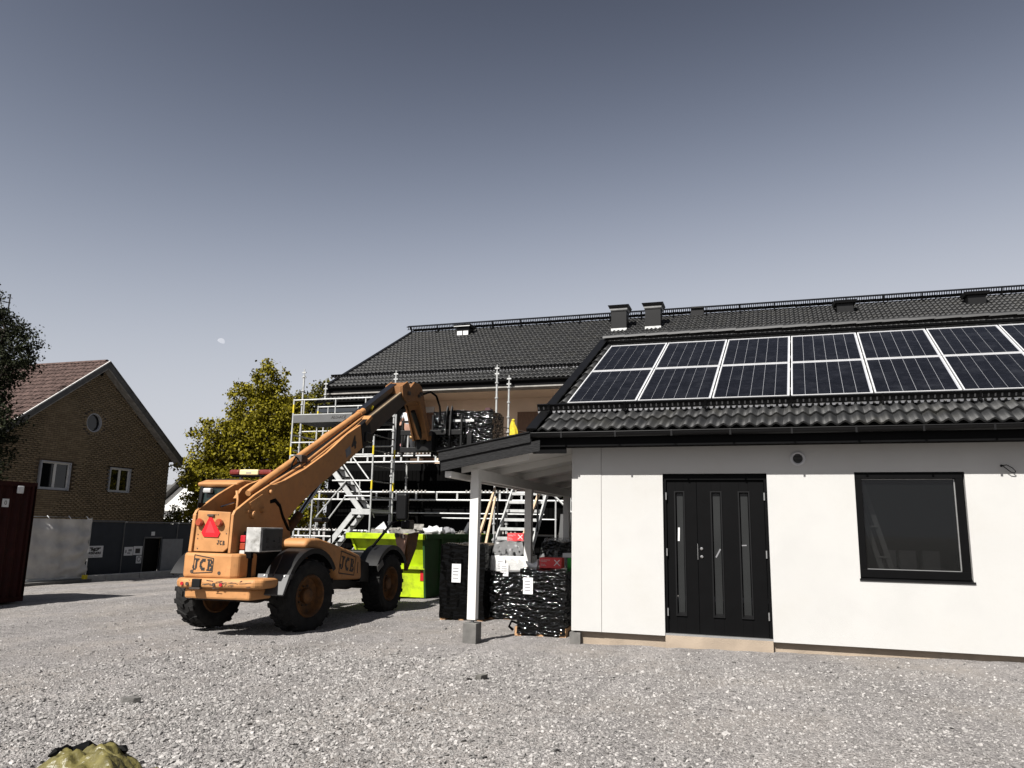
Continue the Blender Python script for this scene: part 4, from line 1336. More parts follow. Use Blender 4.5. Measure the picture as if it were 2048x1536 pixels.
s1 = sign(20.92, 21.66, .33, .72, 'white sign with black WERNERS lettering and emblem on the hoarding')
FM = lambda y, z: frame_mat((FX + .0195, y, z), (0, 1, 0), (0, 0, 1))
inst('lettering', TXT['werners'], s1, FM(21.29, .475) @ Matrix.Diagonal((.62, .55, 1, 1)))
inst('lettering', TXT['small1'], s1, FM(21.29, .375) @ Matrix.Diagonal((1, .6, 1, 1)))
b = B()
for (u0, u1, w0, w1) in ((-.24, -.08, .10, .145), (-.16, -.06, .03, .10), (-.06, .03, .0, .12), (.03, .13, .02, .07), (.03, .25, .09, .135), (.10, .18, .05, .10)):
    b.prism([(FX + .019, 21.29 + u0, .53 + w0), (FX + .019, 21.29 + u1, .53 + w0), (FX + .019, 21.29 + u1 + .03, .53 + w1), (FX + .019, 21.29 + u0 + .03, .53 + w1)], (.0012, 0, 0))
b.build('emblem', M_['black_print'], s1)
s2 = sign(22.62, 23.02, .36, .66, 'white notice plate with grey drawing left of the site doorway')
b = B(); b.box(FX + .0185, FX + .0195, 22.66, 22.72, .45, .56); b.box(FX + .0185, FX + .0195, 22.76, 22.9, .42, .47); b.box(FX + .0185, FX + .0195, 22.8, 22.96, .5, .58); b.build('print', M_['print'], s2)
s3 = sign(23.05, 23.46, .37, .68, 'white notice plate with black square beside the site doorway')
b = B(); b.box(FX + .0185, FX + .0195, 23.13, 23.36, .43, .60); b.build('print', M_['black_print'], s3)
s4 = sign(23.22, 23.46, .07, .34, 'small notice with round symbol below the black square plate')
b = B(); b.lathe([(.06, .0188), (.10, .0188)], 20, Matrix.Translation((FX, 23.34, .22)) @ Matrix.Rotation(R(90), 4, 'Y')); b.build('print', M_['print'], s4)
s5 = sign(23.84, 24.01, 1.06, 1.20, 'tiny plate on the hoarding above the site doorway')
# kerb of concrete elements along the foot
kb = thing('concrete_kerb', 'low kerb of concrete elements along the foot of the hoarding', 'kerb', (FX + .5, 20.5, fz))
for i in range(5):
    y = 19.9 + i * 1.5
    b = B(); b.box(FX + .25, FX + .55, y, y + 1.47, fz - .1, fz + .20); b.build('kerb_element', M_['kerb'], kb, bevel=.015)
# tarpaulin covered fence
tf = thing('screen_fence', 'wire fence section covered with a creased white tarpaulin beside the red container', 'fence', (FX + .5, 19.5, fz))
tx = FX + .55
b = B()
n, m = 34, 26
vs = []
for j in range(m + 1):
    for i in range(n + 1):
        u, v = i / n, j / m
        y = 18.2 + 2.30 * u; z = fz + .16 + 1.86 * v
        d = .045 * math.sin(u * 17 + v * 2) * (0.4 + v) + .03 * math.sin(v * 23 + u * 5) + .03 * abs(math.sin(v * 10.5))
        # folds pulled from the lower hem to the corner tie
        k = (z - (fz + .25)) - (u - .25) * .95
        d += .15 * (abs(math.sin(k * 8)) - .5) * max(0, u - .1) * math.exp(-((v - .35) / .35) ** 2)
        bot = .05 * math.sin(u * 21) * (1 - v) ** 3
        vs.append((tx + d, y, z + bot))
fs = [(j * (n + 1) + i, j * (n + 1) + i + 1, (j + 1) * (n + 1) + i + 1, (j + 1) * (n + 1) + i) for j in range(m) for i in range(n)]
b.add(vs, fs); b.build('tarpaulin', M_['tarp'], tf, smooth=True)
b = B()
n2 = 8
vs = []
for j in range(m + 1):
    for i in range(n2 + 1):
        u, v = i / n2, j / m
        vs.append((tx - .01 + .05 * math.sin(u * 5 + v * 9) - .35 * u, 20.50 + .16 * u + .03 * math.sin(v * 12), fz + .9 + (1.15) * v))
fs = [(j * (n2 + 1) + i, j * (n2 + 1) + i + 1, (j + 1) * (n2 + 1) + i + 1, (j + 1) * (n2 + 1) + i) for j in range(m) for i in range(n2)]
b.add(vs, fs); b.build('tarpaulin_flap', M_['tarp'], tf, smooth=True)
b = B(); b.tube([(tx - .08, 18.1, fz + .05), (tx - .08, 18.1, fz + 2.08), (tx - .08, 20.6, fz + 2.08), (tx - .08, 20.6, fz + .05)], .02, 8); b.build('fence_frame', M_['galv'], tf)
for z in (.5, .9, 1.3, 1.7):
    b = B(); b.cyl((tx - .07, 18.1, fz + z), (tx - .07, 20.6, fz + z), .006, 5); b.build('wire', M_['galv'], tf)
b = B(); b.cyl((tx + .05, 17.6, fz + .16), (tx + .05, 20.55, fz + .16), .045, 8); b.build('bottom_pipe', M_['galv'], tf)
b = B(); b.box(tx + .02, tx + .3, 17.2, 20.5, fz - .1, fz + .12); b.build('foot_beam', M_['concrete'], tf)
b = B(); b.box(tx + .1, tx + .22, 20.28, 20.40, fz - .02, fz + .25); b.build('yellow_foot', M_['yellow_mark'], tf)
for y in (18.9, 19.7, 20.4):
    b = B(); b.cyl((tx + .03, y, fz + 2.0), (tx - .08, y - .03, fz + 2.12), .012, 5); b.build('tie', M_['label'], tf)

# ================================================================== container
cz = zg(-15.9)
ct = thing('shipping_container', 'dark red steel shipping container at the picture edge', 'container', (-15.9, 13.78, cz))
T_, CT = 2.39, M_['container']
y1, y0 = 13.78, 7.7
b = B()
# corrugated side
pts = []
y = y0 + .15
prof = []
k = 0
while y < y1 - .14:
    prof += [(0.0, y), (0.0, y + .07), (-.045, y + .12), (-.045, y + .19)]
    y += .24
prof.append((0.0, y1 - .12))
vs = []
for (d, yy) in prof:
    vs += [(-15.94 + d, yy, cz + .15), (-15.94 + d, yy, T_ - .10)]
b.add(vs, [(2 * i, 2 * i + 2, 2 * i + 3, 2 * i + 1) for i in range(len(prof) - 1)]); b.build('side_wall', CT, ct)
b = B(); b.box(-18.34, -15.90, y1 - .06, y1 - .02, cz + .15, T_ - .08); b.build('end_wall', CT, ct)
b = B(); b.box(-18.34, -15.95, y0, y1 - .05, T_ - .06, T_ - .02); b.build('roof', CT, ct)
for (yy) in (y0 + .06, y1 - .06):
    for xx in (-18.28, -15.96):
        b = B(); b.box(xx - .06, xx + .06, yy - .06, yy + .06, cz + .05, T_); b.build('corner_post', CT, ct)
for zz in (cz + .05, T_ - .1):
    b = B(); b.box(-16.0, -15.9, y0 + .12, y1 - .12, zz, zz + .1); b.build('side_rail', CT, ct)
    b = B(); b.box(-18.2, -16.02, y1 - .1, y1, zz, zz + .1); b.build('end_rail', CT, ct)
b = B(); b.box(-18.3, -16.0, y0 + .1, y1 - .1, cz + .03, cz + .15); b.build('floor', CT, ct)
b = B(); b.box(-15.90, -15.86, 13.26, 13.42, 2.13, 2.30); b.build('vent_box', M_['label'], ct, bevel=.02)
b = B(); b.box(-15.938, -15.93, 12.98, 13.14, 1.82, 2.0); b.build('number_plate', M_['label'], ct)
inst('lettering', TXT['zero'], ct, frame_mat((-15.928, 13.06, 1.91), (0, 1, 0), (0, 0, 1)) @ Matrix.Diagonal((.62, .62, 1, 1)))

# ================================================================== far house, hedge, trees
fh = thing('far_house', 'small distant house with white gable beyond the hedge', 'house', (-53, 60, -.5))
b = B(); b.prism([(-53.8, 60, -.5), (-46, 60, -.5), (-46, 60, 3.2), (-49.9, 60, 6.4), (-53.8, 60, 3.2)], (0, 8, 0)); b.build('wall', M_['white_paint'], fh)
b = B(); b.prism([(-54.4, 59.4, 3.0), (-49.9, 59.4, 6.7), (-49.9, 59.4, 6.9), (-54.6, 59.4, 3.15)], (0, 9, 0)); b.build('roof', M_['grey_wall'], fh)
b = B(); b.prism([(-45.4, 59.4, 3.0), (-49.9, 59.4, 6.7), (-49.9, 59.4, 6.9), (-45.2, 59.4, 3.15)], (0, 9, 0)); b.build('roof', M_['grey_wall'], fh)
b = B(); b.box(-62, -53.82, 62, 66, -.5, 3.6); b.build('wall', M_['trim'], fh)
b = B(); b.prism([(-62.4, 61.5, 3.4), (-62.4, 64, 5.3), (-62.4, 66.5, 3.4)], (9.0, 0, 0)); b.build('roof', M_['grey_wall'], fh)
b = B(); b.box(-52.3, -51.2, 61, 62, 4.2, 7.0); b.build('chimney', M_['hoarding'], fh)
b = B(); b.box(-54.5, -46, 59.2, 59.5, 2.9, 3.15); b.build('gutter', M_['white_paint'], fh)

def leaves(centers, n_per, spread, size, seed, flat=0.5):
    r = np.random.default_rng(seed)
    C = np.repeat(np.asarray(centers), n_per, axis=0)
    n = len(C)
    P = C + r.standard_normal((n, 3)) * np.array([spread, spread, spread * .7])
    N = r.standard_normal((n, 3)) * np.array([1, 1, flat]) + np.array([0, -.15, .55])
    N /= np.linalg.norm(N, axis=1, keepdims=True)
    A = np.cross(N, r.standard_normal((n, 3))); A /= np.linalg.norm(A, axis=1, keepdims=True)
    Bv = np.cross(N, A)
    s = (size * (0.6 + .8 * r.random(n)))[:, None]
    V = np.stack([P - A * s * .5, P + Bv * s * .32 + N * s * .08, P + A * s * .5, P - Bv * s * .32 + N * s * .08], 1).reshape(-1, 3)
    F = np.arange(4 * n).reshape(n, 4)
    return V, F, r.random(n)

def tree(name, label, base, blobs, nclus, n_per, spread, size, lm, seed, trunk_r=.2, limbs=True, cat='tree', group=None, inner=.45):
    r = np.random.default_rng(seed)
    t = thing(name, label, cat, base, 0, group)
    cs = []
    W_ = np.array([b_[3] * b_[4] * b_[5] for b_ in blobs]) ** (2 / 3); W_ /= W_.sum()
    for _ in range(nclus):
        bl = blobs[r.choice(len(blobs), p=W_)]
        d = r.standard_normal(3); d /= np.linalg.norm(d)
        rad = inner + (1 - inner) * r.random() ** .6
        rad *= 1 + .13 * math.sin(5 * d[0] + 9 * d[2] + seed) + .08 * r.standard_normal()
        cs.append((bl[0] + d[0] * bl[3] * rad, bl[1] + d[1] * bl[4] * rad, bl[2] + d[2] * bl[5] * rad))
    cs = np.array(cs)
    V, F, rn = leaves(cs, n_per, spread, size, seed)
    V = V - np.array(base)
    obj('crown', np_mesh('crown', V, F, lm, rn), t)
    b = B()
    top = Vector((blobs[0][0], blobs[0][1], blobs[0][2]))
    bs_ = Vector(base)
    b.tube([bs_ - Vector((0, 0, .3)), bs_ + (top - bs_) * .35 + Vector((.1, 0, 0)), bs_ + (top - bs_) * .7 - Vector((.1, 0, 0)), top], [trunk_r * 1.2, trunk_r, trunk_r * .7, trunk_r * .3], 9)
    if limbs:
        for bl in blobs[1:]:
            s = bs_ + (top - bs_) * (.3 + .4 * r.random())
            e = Vector(bl[:3]); mid = (s + e) / 2 + Vector((0, 0, -.2))
            b.tube([s, mid, e], [trunk_r * .55, trunk_r * .4, trunk_r * .15], 6)
            for _ in range(4):
                e2 = cs[r.integers(len(cs))]
                if (Vector(e2) - e).length < 2.5: b.tube([e, (e + Vector(e2)) / 2 + Vector((0, 0, .1)), Vector(e2)], [trunk_r * .16, trunk_r * .1, trunk_r * .05], 5)
    b.build('trunk', M_['bark'], t, smooth=True)
    return t

# big olive green tree: blobs (x, y, z, rx, ry, rz)
tree('leafy_tree', 'big olive green leafy tree behind the telehandler cab', (-25.2, 34, -.5),
     [(-24.6, 34, 6.0, 1.9, 1.9, 2.2), (-24.25, 34, 8.6, 0.85, .9, 1.5), (-25.1, 33.8, 7.6, 1.1, 1.2, 1.3), (-26.6, 33.6, 5.6, 1.45, 1.5, 1.35), (-27.5, 33.6, 4.1, 1.3, 1.5, 1.0),
      (-25.9, 33.3, 3.0, 2.2, 1.9, 1.5), (-23.6, 33.8, 4.6, 1.9, 1.9, 2.2), (-23.0, 34, 7.0, 1.2, 1.3, 1.2), (-22.0, 34.2, 5.4, 1.3, 1.5, 1.8), (-24.5, 33, 1.8, 2.8, 1.9, 1.3), (-22.2, 34, 2.6, 1.6, 1.6, 1.6)],
     1750, 46, .17, .145, M_['leaf_olive'], 21, .22)
tree('leafy_tree', 'greener tree behind the scaffold tower beside the dark gable', (-24.4, 40, -.5),
     [(-25.0, 40, 7.6, 1.7, 1.6, 2.0), (-24.1, 40, 8.9, 1.0, 1.2, 1.2), (-26.3, 40, 7.8, 1.3, 1.4, 1.5), (-23.0, 40.2, 7.6, 1.2, 1.4, 1.7), (-25.2, 40, 5.4, 2.0, 1.6, 1.7)],
     520, 32, .22, .17, M_['leaf_mid'], 5, .2)
# dark locust-like tree by the container
tree('dark_tree', 'dark feathery tree at the picture edge in front of the brick house', (-23.6, 17.5, -.5),
     [(-23.9, 17.6, 6.2, 1.2, 1.2, 1.9), (-23.3, 17.6, 7.75, .9, .9, .6), (-22.25, 17.4, 7.35, 1.0, .8, .28), (-22.4, 17.4, 6.85, 1.3, .8, .30), (-21.9, 17.4, 6.35, 1.0, .8, .22), (-22.6, 17.4, 5.9, 1.0, .9, .4), (-22.4, 17.3, 5.0, 1.0, .8, .5), (-22.1, 17.3, 4.5, 1.0, .8, .3), (-22.5, 17.4, 3.7, .9, .9, .6), (-22.3, 17.2, 2.9, .8, .7, .6), (-23.7, 17.5, 3.2, 1.1, 1.0, 1.3), (-23.9, 17.5, 8.4, .9, .8, .9)],
     900, 40, .125, .085, M_['leaf_dark'], 9, .16)
# hedge beside the hoarding
tree('hedge', 'clipped olive hedge between the brick house and the big tree', (-27.6, 31.6, -.5),
     [(-27.8, 32.4, 1.2, .9, .7, 1.1), (-26.6, 32.4, 1.2, .9, .7, 1.05), (-28.6, 33, 1.2, .8, .7, 1.1), (-25.6, 32.4, 1.1, .8, .7, .95)], 260, 30, .16, .12, M_['leaf_mid'], 33, .05, cat='hedge')
# moon, low over the houses
md = Vector((-0.6572, 0.8095, 0.2313)).normalized() * 3000
mo = thing('moon', 'pale half moon low in the grey sky', 'moon', md)
q = (-md).to_track_quat('Z', 'Y').to_matrix().to_4x4()
b = B(); n = 24; rm = 13.0
vs = []
for j in range(7):
    for k in range(n + 1):
        a = math.pi * k / n
        # lit limb to the dark side terminator
        w_ = -1 + 1.35 * j / 6
        vs.append(Matrix.Translation(md) @ q @ Matrix.Rotation(R(70), 4, 'Z') @ Vector((rm * math.sin(a) * -w_, rm * math.cos(a), 3 * math.sin(a))))
fs = [(j * (n + 1) + k, j * (n + 1) + k + 1, (j + 1) * (n + 1) + k + 1, (j + 1) * (n + 1) + k) for j in range(6) for k in range(n)]
b.add(vs, fs); b.build('lit_side', M_['moon'], mo)

# ================================================================== telehandler
TO = Vector((-8.02, 11.126, -0.12))
th = thing('telehandler', 'orange telehandler with raised boom and red warning triangle on its tail', 'telehandler', TO, R(93.2))
OR = M_['orange']
def P(name, b, m, **k): return b.build(name, m, th, local=True, **k)

def wheel(x, y, steer):
    sgn = -1 if y < 0 else 1
    w = empty_part('wheel', th, Matrix.Translation((x, y, .56)) @ Matrix.Rotation(R(steer), 4, 'Z'))
    Rx = Matrix.Rotation(R(-90), 4, 'X')       # lathe axis z -> +y
    b = B()
    b.lathe([(.33, -.165), (.42, -.205), (.50, -.205), (.545, -.18), (.552, 0), (.545, .18), (.50, .205), (.42, .205), (.33, .165)], 40, Rx)
    n = 18
    for k in range(n):
        for sd in (-1, 1):
            a = 2 * math.pi * (k + (.5 if sd > 0 else 0)) / n
            M = Matrix.Rotation(a, 4, 'Y')
            # chevron lug in two runs
            for (ya, yb_, da, db) in ((.005, .11, 0.0, .10), (.11, .198, .10, .13)):
                p = [(ya * sd, da - .062), (yb_ * sd, db - .062), (yb_ * sd, db + .062), (ya * sd, da + .062)]
                vs = []
                for rr_ in (.535, .578 if yb_ < .15 else .566):
                    for (yy, aa) in p:
                        vs.append(M @ Vector((rr_ * math.sin(aa), yy, rr_ * math.cos(aa))))
                b.add(vs, [(0, 1, 2, 3), (4, 5, 6, 7), (0, 1, 5, 4), (1, 2, 6, 5), (2, 3, 7, 6), (3, 0, 4, 7)])
    b.build('tyre', M_['rubber'], w, local=True, smooth=35)
    b = B(); b.lathe([(.335, .165 * sgn), (.318, .19 * sgn), (.30, .175 * sgn), (.285, .06 * sgn), (.20, .045 * sgn), (.13, .05 * sgn), (.0, .05 * sgn)], 32, Rx)
    b.lathe([(.335, -.165 * sgn), (.31, -.18 * sgn), (.30, -.1 * sgn), (.0, -.1 * sgn)], 24, Rx)
    b.build('rim', M_['rim'], w, local=True, smooth=35)
    b = B(); b.lathe([(.115, .05 * sgn), (.115, .13 * sgn), (.09, .15 * sgn), (0, .15 * sgn)], 20, Rx); b.build('hub', M_['rim'], w, local=True, smooth=35)
    for k in range(10):
        a = 2 * math.pi * k / 10
        b = B(); c, s = math.cos(a) * .155, math.sin(a) * .155
        b.cyl((c, .045 * sgn, s), (c, .075 * sgn, s), .014, 6); b.build('wheel_nut', M_['rust'], w, local=True)
wheel(0, -.94, -11); wheel(0, .74, -11); wheel(3.16, -.94, -2); wheel(3.16, .94, -2)
b = B(); b.box(-.95, 4.0, -.36, .36, .52, 1.05); P('chassis', b, M_['dark_steel'], bevel=.02)
for x in (0, 3.16):
    b = B(); b.tube([(x, -.76, .56), (x, -.3, .56), (x, -.22, .6), (x, .22, .6), (x, .3, .56), (x, .76, .56)], [.12, .12, .2, .2, .12, .12], 10); P('axle', b, M_['rust'], smooth=True)
b = B(); b.box(.75, 2.3, -.80, -.36, .55, .80); P('fuel_tank', b, M_['dark_steel'], bevel=.03)
b = B(); b.box(-.72, .7, -.46, -.37, .60, 1.24); P('bay_shade_panel', b, M_['dark_steel'], bevel=.02)  # added dark panel standing in for the unlit engine bay
# counterweight and bumper
b = B(); b.prism([(-1.22, .36, .86), (-1.22, -.42, .86), (-1.15, -.52, .86), (-.70, -.54, .86), (-.70, .40, .86), (-1.15, .44, .86)], (0, 0, .37)); P('counterweight', b, OR, bevel=.045, seg=3)
b = B()
b.prism([(-1.33, .34, .715), (-1.33, -.90, .735), (-1.22, -1.00, .735), (-.80, -1.00, .735), (-.75, .5, .715), (-1.2, .5, .715)], (0, 0, .145)); P('bumper', b, OR, bevel=.05, seg=3)
b = B()
b.prism([(-1.26, .30, .73), (-1.26, -.80, .73), (-.75, -.85, .73), (-.75, .35, .73)], (0, 0, -.16)); P('underrun_plate', b, OR, bevel=.03)
for y in (.24, .15, -.30, -.42):
    b = B(); b.cyl((-1.345, y + .06, .785), (-1.31, y + .06, .785), .026, 10); P('bumper_lamp', b, M_['red_light'] if y in (.24, -.42) else M_['rust'])
b = B(); b.box(-1.36, -1.30, -.02, .12, .74, .86); P('tow_hitch', b, M_['dark_steel'], bevel=.008)
b = B(); b.box(-1.38, -1.31, -.04, .14, .715, .74); P('hitch_plate', b, M_['rust'])
for (y, z) in ((.235, .955), (-.235, .945)):
    b = B(); b.cyl((-1.226, y, z), (-1.2195, y, z), .026, 12); P('bolt_hole', b, M_['rust'])
inst('lettering', block_word('JCB', .17, M_['black_print']), th, frame_mat((-1.2225, .045, 1.06), (0, -1, -.04), (0, .06, 1)), local=True)
inst('logo_frame', logo_frame(.33, .27, .013, M_['black_print'], .035), th, frame_mat((-1.2225, .045, 1.06), (0, -1, -.04), (0, .06, 1)), local=True)
# rear panel and boom tower
b = B(); b.prism([(-1.17, .275, 1.25), (-1.17, -.235, 1.25), (-1.17, -.31, 1.31), (-1.17, -.31, 1.84), (-1.17, .255, 1.86)], (.04, 0, 0)); P('rear_panel', b, OR, bevel=.008)
TP = [(-1.175, 1.235), (-1.165, 1.80), (-1.12, 1.865), (-.63, 2.13), (-.22, 2.31), (.02, 2.33), (.28, 2.05), (.58, 1.35), (.50, 1.22), (-.80, 1.20), (-1.0, 1.235)]
for y in (-.365, .30):
    b = B(); b.prism([(x, y, z) for x, z in TP], (0, .045, 0)); P('tower_plate', b, OR, bevel=.006)
b = B(); b.prism([(-1.19, .36, 1.24), (-1.19, .30, 1.24), (-1.17, .285, 1.80), (-1.17, .345, 1.80)], (.10, 0, 0)); P('panel_flange', b, OR, bevel=.012)
b = B(); b.box(-1.13, -.6, -.32, .30, 1.78, 1.81); P('tower_floor', b, M_['dark_steel'])
b = B(); b.box(-1.10, -.62, .32, .33, 1.9, 1.98); P('tower_bracket', b, M_['dark_steel'])
for (x, z, r_, l) in ((-.24, 2.19, .035, .05), (-.70, 1.81, .062, .07), (-.44, 1.89, .038, .06), (-.83, 1.86, .025, .03)):
    b = B(); b.cyl((x, -.365, z), (x, -.365 - l, z), r_, 16); b.cyl((x, -.365 - l, z), (x, -.372 - l, z), r_ * .7, 12); P('boom_pin', b, OR, smooth=35)
b = B(); b.obox((-.60, -.375, 2.02), (.17, 0, .075), (0, .012, 0), (-.03, 0, .05)); P('tower_gusset', b, OR)
rs = random.Random(5)
for i in range(26):
    y = rs.uniform(-.85, .25); z = rs.choice((.78, .80, .83, .745)) + rs.uniform(-.015, .015); w_ = rs.uniform(.01, .06)
    b = B(); b.obox((-1.3315, y, z), (.001, 0, 0), (0, w_, rs.uniform(-.01, .01)), (0, 0, rs.uniform(.002, .006))); P('paint_scratch', b, M_['rust'])
for (y, z) in ((.22, 1.50), (.22, 1.44), (-.27, 1.52), (.21, 1.29), (-.06, 1.80), (-.10, 1.80)):
    b = B(); b.cyl((-1.174, y, z), (-1.169, y, z), .010, 8); P('panel_screw', b, M_['rust'])
# warning triangle, round lamps
TRI = [(.045, 1.755), (-.005, 1.755), (-.165, 1.53), (-.135, 1.465), (.115, 1.47), (.155, 1.53)]
b = B(); b.prism([(-1.186, y, z) for y, z in TRI], (.012, 0, 0)); P('warning_triangle', b, M_['red'])
TI = [(.03, 1.70), (.008, 1.70), (-.085, 1.525), (.083, 1.53)]
b = B(); b.prism([(-1.189, y, z) for y, z in TI], (.002, 0, 0)); P('triangle_centre', b, mat('red_fluorescent', (0.5333, 0.01467, 0.02), .6, var=.04))
b = B(); b.box(-1.20, -1.172, -.04, .07, 1.775, 1.805); P('triangle_clip', b, M_['rust'])
for y in (.185, -.155):
    b = B(); b.tube([(-1.17, y, 1.675), (-1.225, y, 1.68), (-1.25, y, 1.68)], [.050, .062, .045], 14); P('round_lamp', b, M_['amber'], smooth=35)
inst('lettering', block_word('JCB', .065, M_['black_print']), th, frame_mat((-1.1725, -.19, 1.385), (0, -1, -.05), (0, .08, 1)), local=True)
# tail light cluster
b = B(); b.box(-.995, -.93, -.60, -.46, 1.16, 1.56); P('lamp_holder', b, M_['black_paint'])
for (z0, z1, m) in ((1.395, 1.50, 'red_light'), (1.285, 1.385, 'amber'), (1.17, 1.275, 'clear_lens')):
    b = B(); b.box(-1.02, -.99, -.50, -.405, z0, z1); P('tail_lamp', b, M_[m], bevel=.012)
b = B(); b.prism([(-.95, -.42, .86), (-.95, -.55, .86), (-.95, -.55, 1.55), (-.95, -.42, 1.55)], (.08, 0, 0)); P('lamp_bracket', b, M_['dark_steel'])
# number box
b = B(); b.box(-1.25, -.64, -.90, -.66, 1.265, 1.62); P('tool_box', b, mat('toolbox_aluminium', (.36, .355, .34), .5, metal=.3, var=.2, scale=9, dirt=(0.1333, 0.1267, 0.1133), dirt_scale=6), bevel=.006)
b = B(); b.box(-1.19, -.66, -.912, -.902, 1.285, 1.60); P('tool_box_shade', b, mat('toolbox_shade_side', (.03, .03, .03), .5, metal=.2, var=.1))  # dark panel standing in for shade on this face of the box
FB = lambda x, z: frame_mat((x, -.9135, z), (1, 0, 0), (0, 0, 1))
inst('lettering', TXT['eight'], th, FB(-1.08, 1.43), local=True); inst('lettering', TXT['three'], th, FB(-.74, 1.43), local=True)
for x in (-1.10, -.92, -.76):
    b = B(); b.box(x, x + .08, -.9145, -.9125, 1.32, 1.335); b.box(x, x + .07, -.9145, -.9125, 1.345, 1.352); P('stencil_line', b, M_['black_print'])
b = B(); b.cyl((-.91, -.912, 1.42), (-.91, -.93, 1.42), .014, 10); P('box_latch', b, M_['chrome'])
# outer boom
BT = [(-.36, 2.08), (-.20, 2.24), (0.0, 2.33), (.32, 2.42), (.96, 2.66), (1.74, 3.03), (2.52, 3.48), (3.15, 3.76), (3.43, 3.90)]
BB = [(3.46, 3.61), (3.40, 3.37), (2.78, 3.03), (2.01, 2.64), (1.55, 2.42), (.87, 2.04), (.52, 1.80), (.22, 1.73), (-.12, 1.86)]
b = B(); b.prism([(x, -.31, z) for x, z in BT + BB], (0, .05, 0)); P('boom_side', b, OR, bevel=.004)
b = B(); b.prism([(x, .17, z) for x, z in BT + BB], (0, .05, 0)); P('boom_side', b, OR, bevel=.004)
BTi = [(x, z - .10) for x, z in BT[2:]]
b = B(); b.prism([(x, -.26, z) for x, z in BTi + [(x, z + .04) for x, z in BB[:-1]]], (0, .43, 0)); P('boom_core', b, M_['dark_steel'])
b = B(); b.tube([(-.36, -.05, 2.16), (-.05, -.05, 2.31), (3.62, -.05, 4.085), (3.72, -.05, 4.13)], [.05, .064, .064, .07], 16); P('hose_tube', b, OR, smooth=40)
b = B(); b.tube([(3.50, -.05, 4.03), (3.56, -.05, 4.06)], .078, 16); P('tube_collar', b, OR)
b = B(); b.tube([(.1, -.17, 2.33), (1.0, -.17, 2.70), (3.2, -.17, 3.82), (3.55, -.14, 3.97)], .026, 8); P('hydraulic_pipe', b, OR, smooth=True)
b = B(); b.tube([(.2, -.22, 2.33), (1.0, -.22, 2.655), (3.1, -.22, 3.72), (3.5, -.2, 3.93)], .020, 8); P('hydraulic_pipe', b, OR, smooth=True)
b = B(); b.box(1.0, 1.22, -.20, -.02, 2.78, 2.92); P('pipe_clamp', b, M_['rust'], bevel=.015)
b = B(); b.tube([(.72, -.12, 2.50), (.76, -.16, 2.75), (.86, -.16, 2.86), (1.0, -.12, 2.85)], .016, 7); P('hose', b, M_['black_paint'], smooth=True)
b = B(); b.tube([(-.42, .12, 2.2), (-.40, .10, 2.05), (-.5, .04, 1.88)], .022, 8); P('hose', b, OR, smooth=True)
b = B(); b.tube([(-.70, .2, 1.93), (-.50, .1, 2.0)], .014, 6); P('hose', b, M_['chrome'])
b = B(); b.tube([(-.2, -.33, 2.03), (-.05, -.34, 2.06), (.10, -.34, 1.98), (.22, -.34, 1.80), (.40, -.34, 1.62), (.6, -.3, 1.5)], .045, 8); P('hose', b, M_['black_paint'], smooth=True)
b = B(); b.prism([(3.10, -.325, 3.74), (3.46, -.325, 3.93), (3.60, -.325, 3.66), (3.44, -.325, 3.34), (3.25, -.325, 3.26)], (0, .56, 0)); P('boom_nose', b, M_['dark_steel'], bevel=.01)
b = B(); b.box(3.30, 3.62, -.36, -.30, 3.42, 3.62); P('work_lamp', b, M_['black_metal'], bevel=.015)
b = B(); b.prism([(3.28, -.33, 3.82), (3.56, -.33, 4.0), (3.62, -.33, 3.95), (3.35, -.33, 3.76)], (0, .5, 0)); P('boom_collar', b, OR)
inst('lettering', TXT['four'], th, frame_mat((2.82, -.3125, 3.31), (1, 0, .52), (-.52, 0, 1)) @ Matrix.Diagonal((.8, .62, 1, 1)), local=True)
b = B(); b.obox((2.60, -.3115, 3.13), (.10, 0, .055), (0, .0012, 0), (-.035, 0, .075)); P('model_plate', b, M_['print'])
# inner boom
b = B(); b.prism([(3.2, -.24, 3.72), (5.50, -.24, 4.88), (5.66, -.24, 4.60), (3.5, -.24, 3.45)], (0, .38, 0)); P('inner_boom', b, mat('boom_shade_brown', (0.03, 0.01733, 0.008), .6, var=.2), bevel=.012)  # shade on the inner boom's side is put into this dark colour
for y in (-.245, .10):
    b = B(); b.beam((3.45, y + .02, 3.868), (5.52, y + .02, 4.905), .05, .03); P('lit_wear_strip', b, M_['lit_wear'])  # worn boom edges, the pale tan also standing in for sunlight on them
b = B(); b.beam((3.5, .02, 3.99), (5.45, .02, 5.0), .16, .12); P('hose_tray', b, mat('hose_tray_paint', (0.005333, 0.006, 0.008667), .35, var=.1))
b = B(); b.cyl((4.1, -.06, 4.22), (4.16, -.06, 4.30), .03, 8); P('hose_cap', b, M_['yellow_mark'])
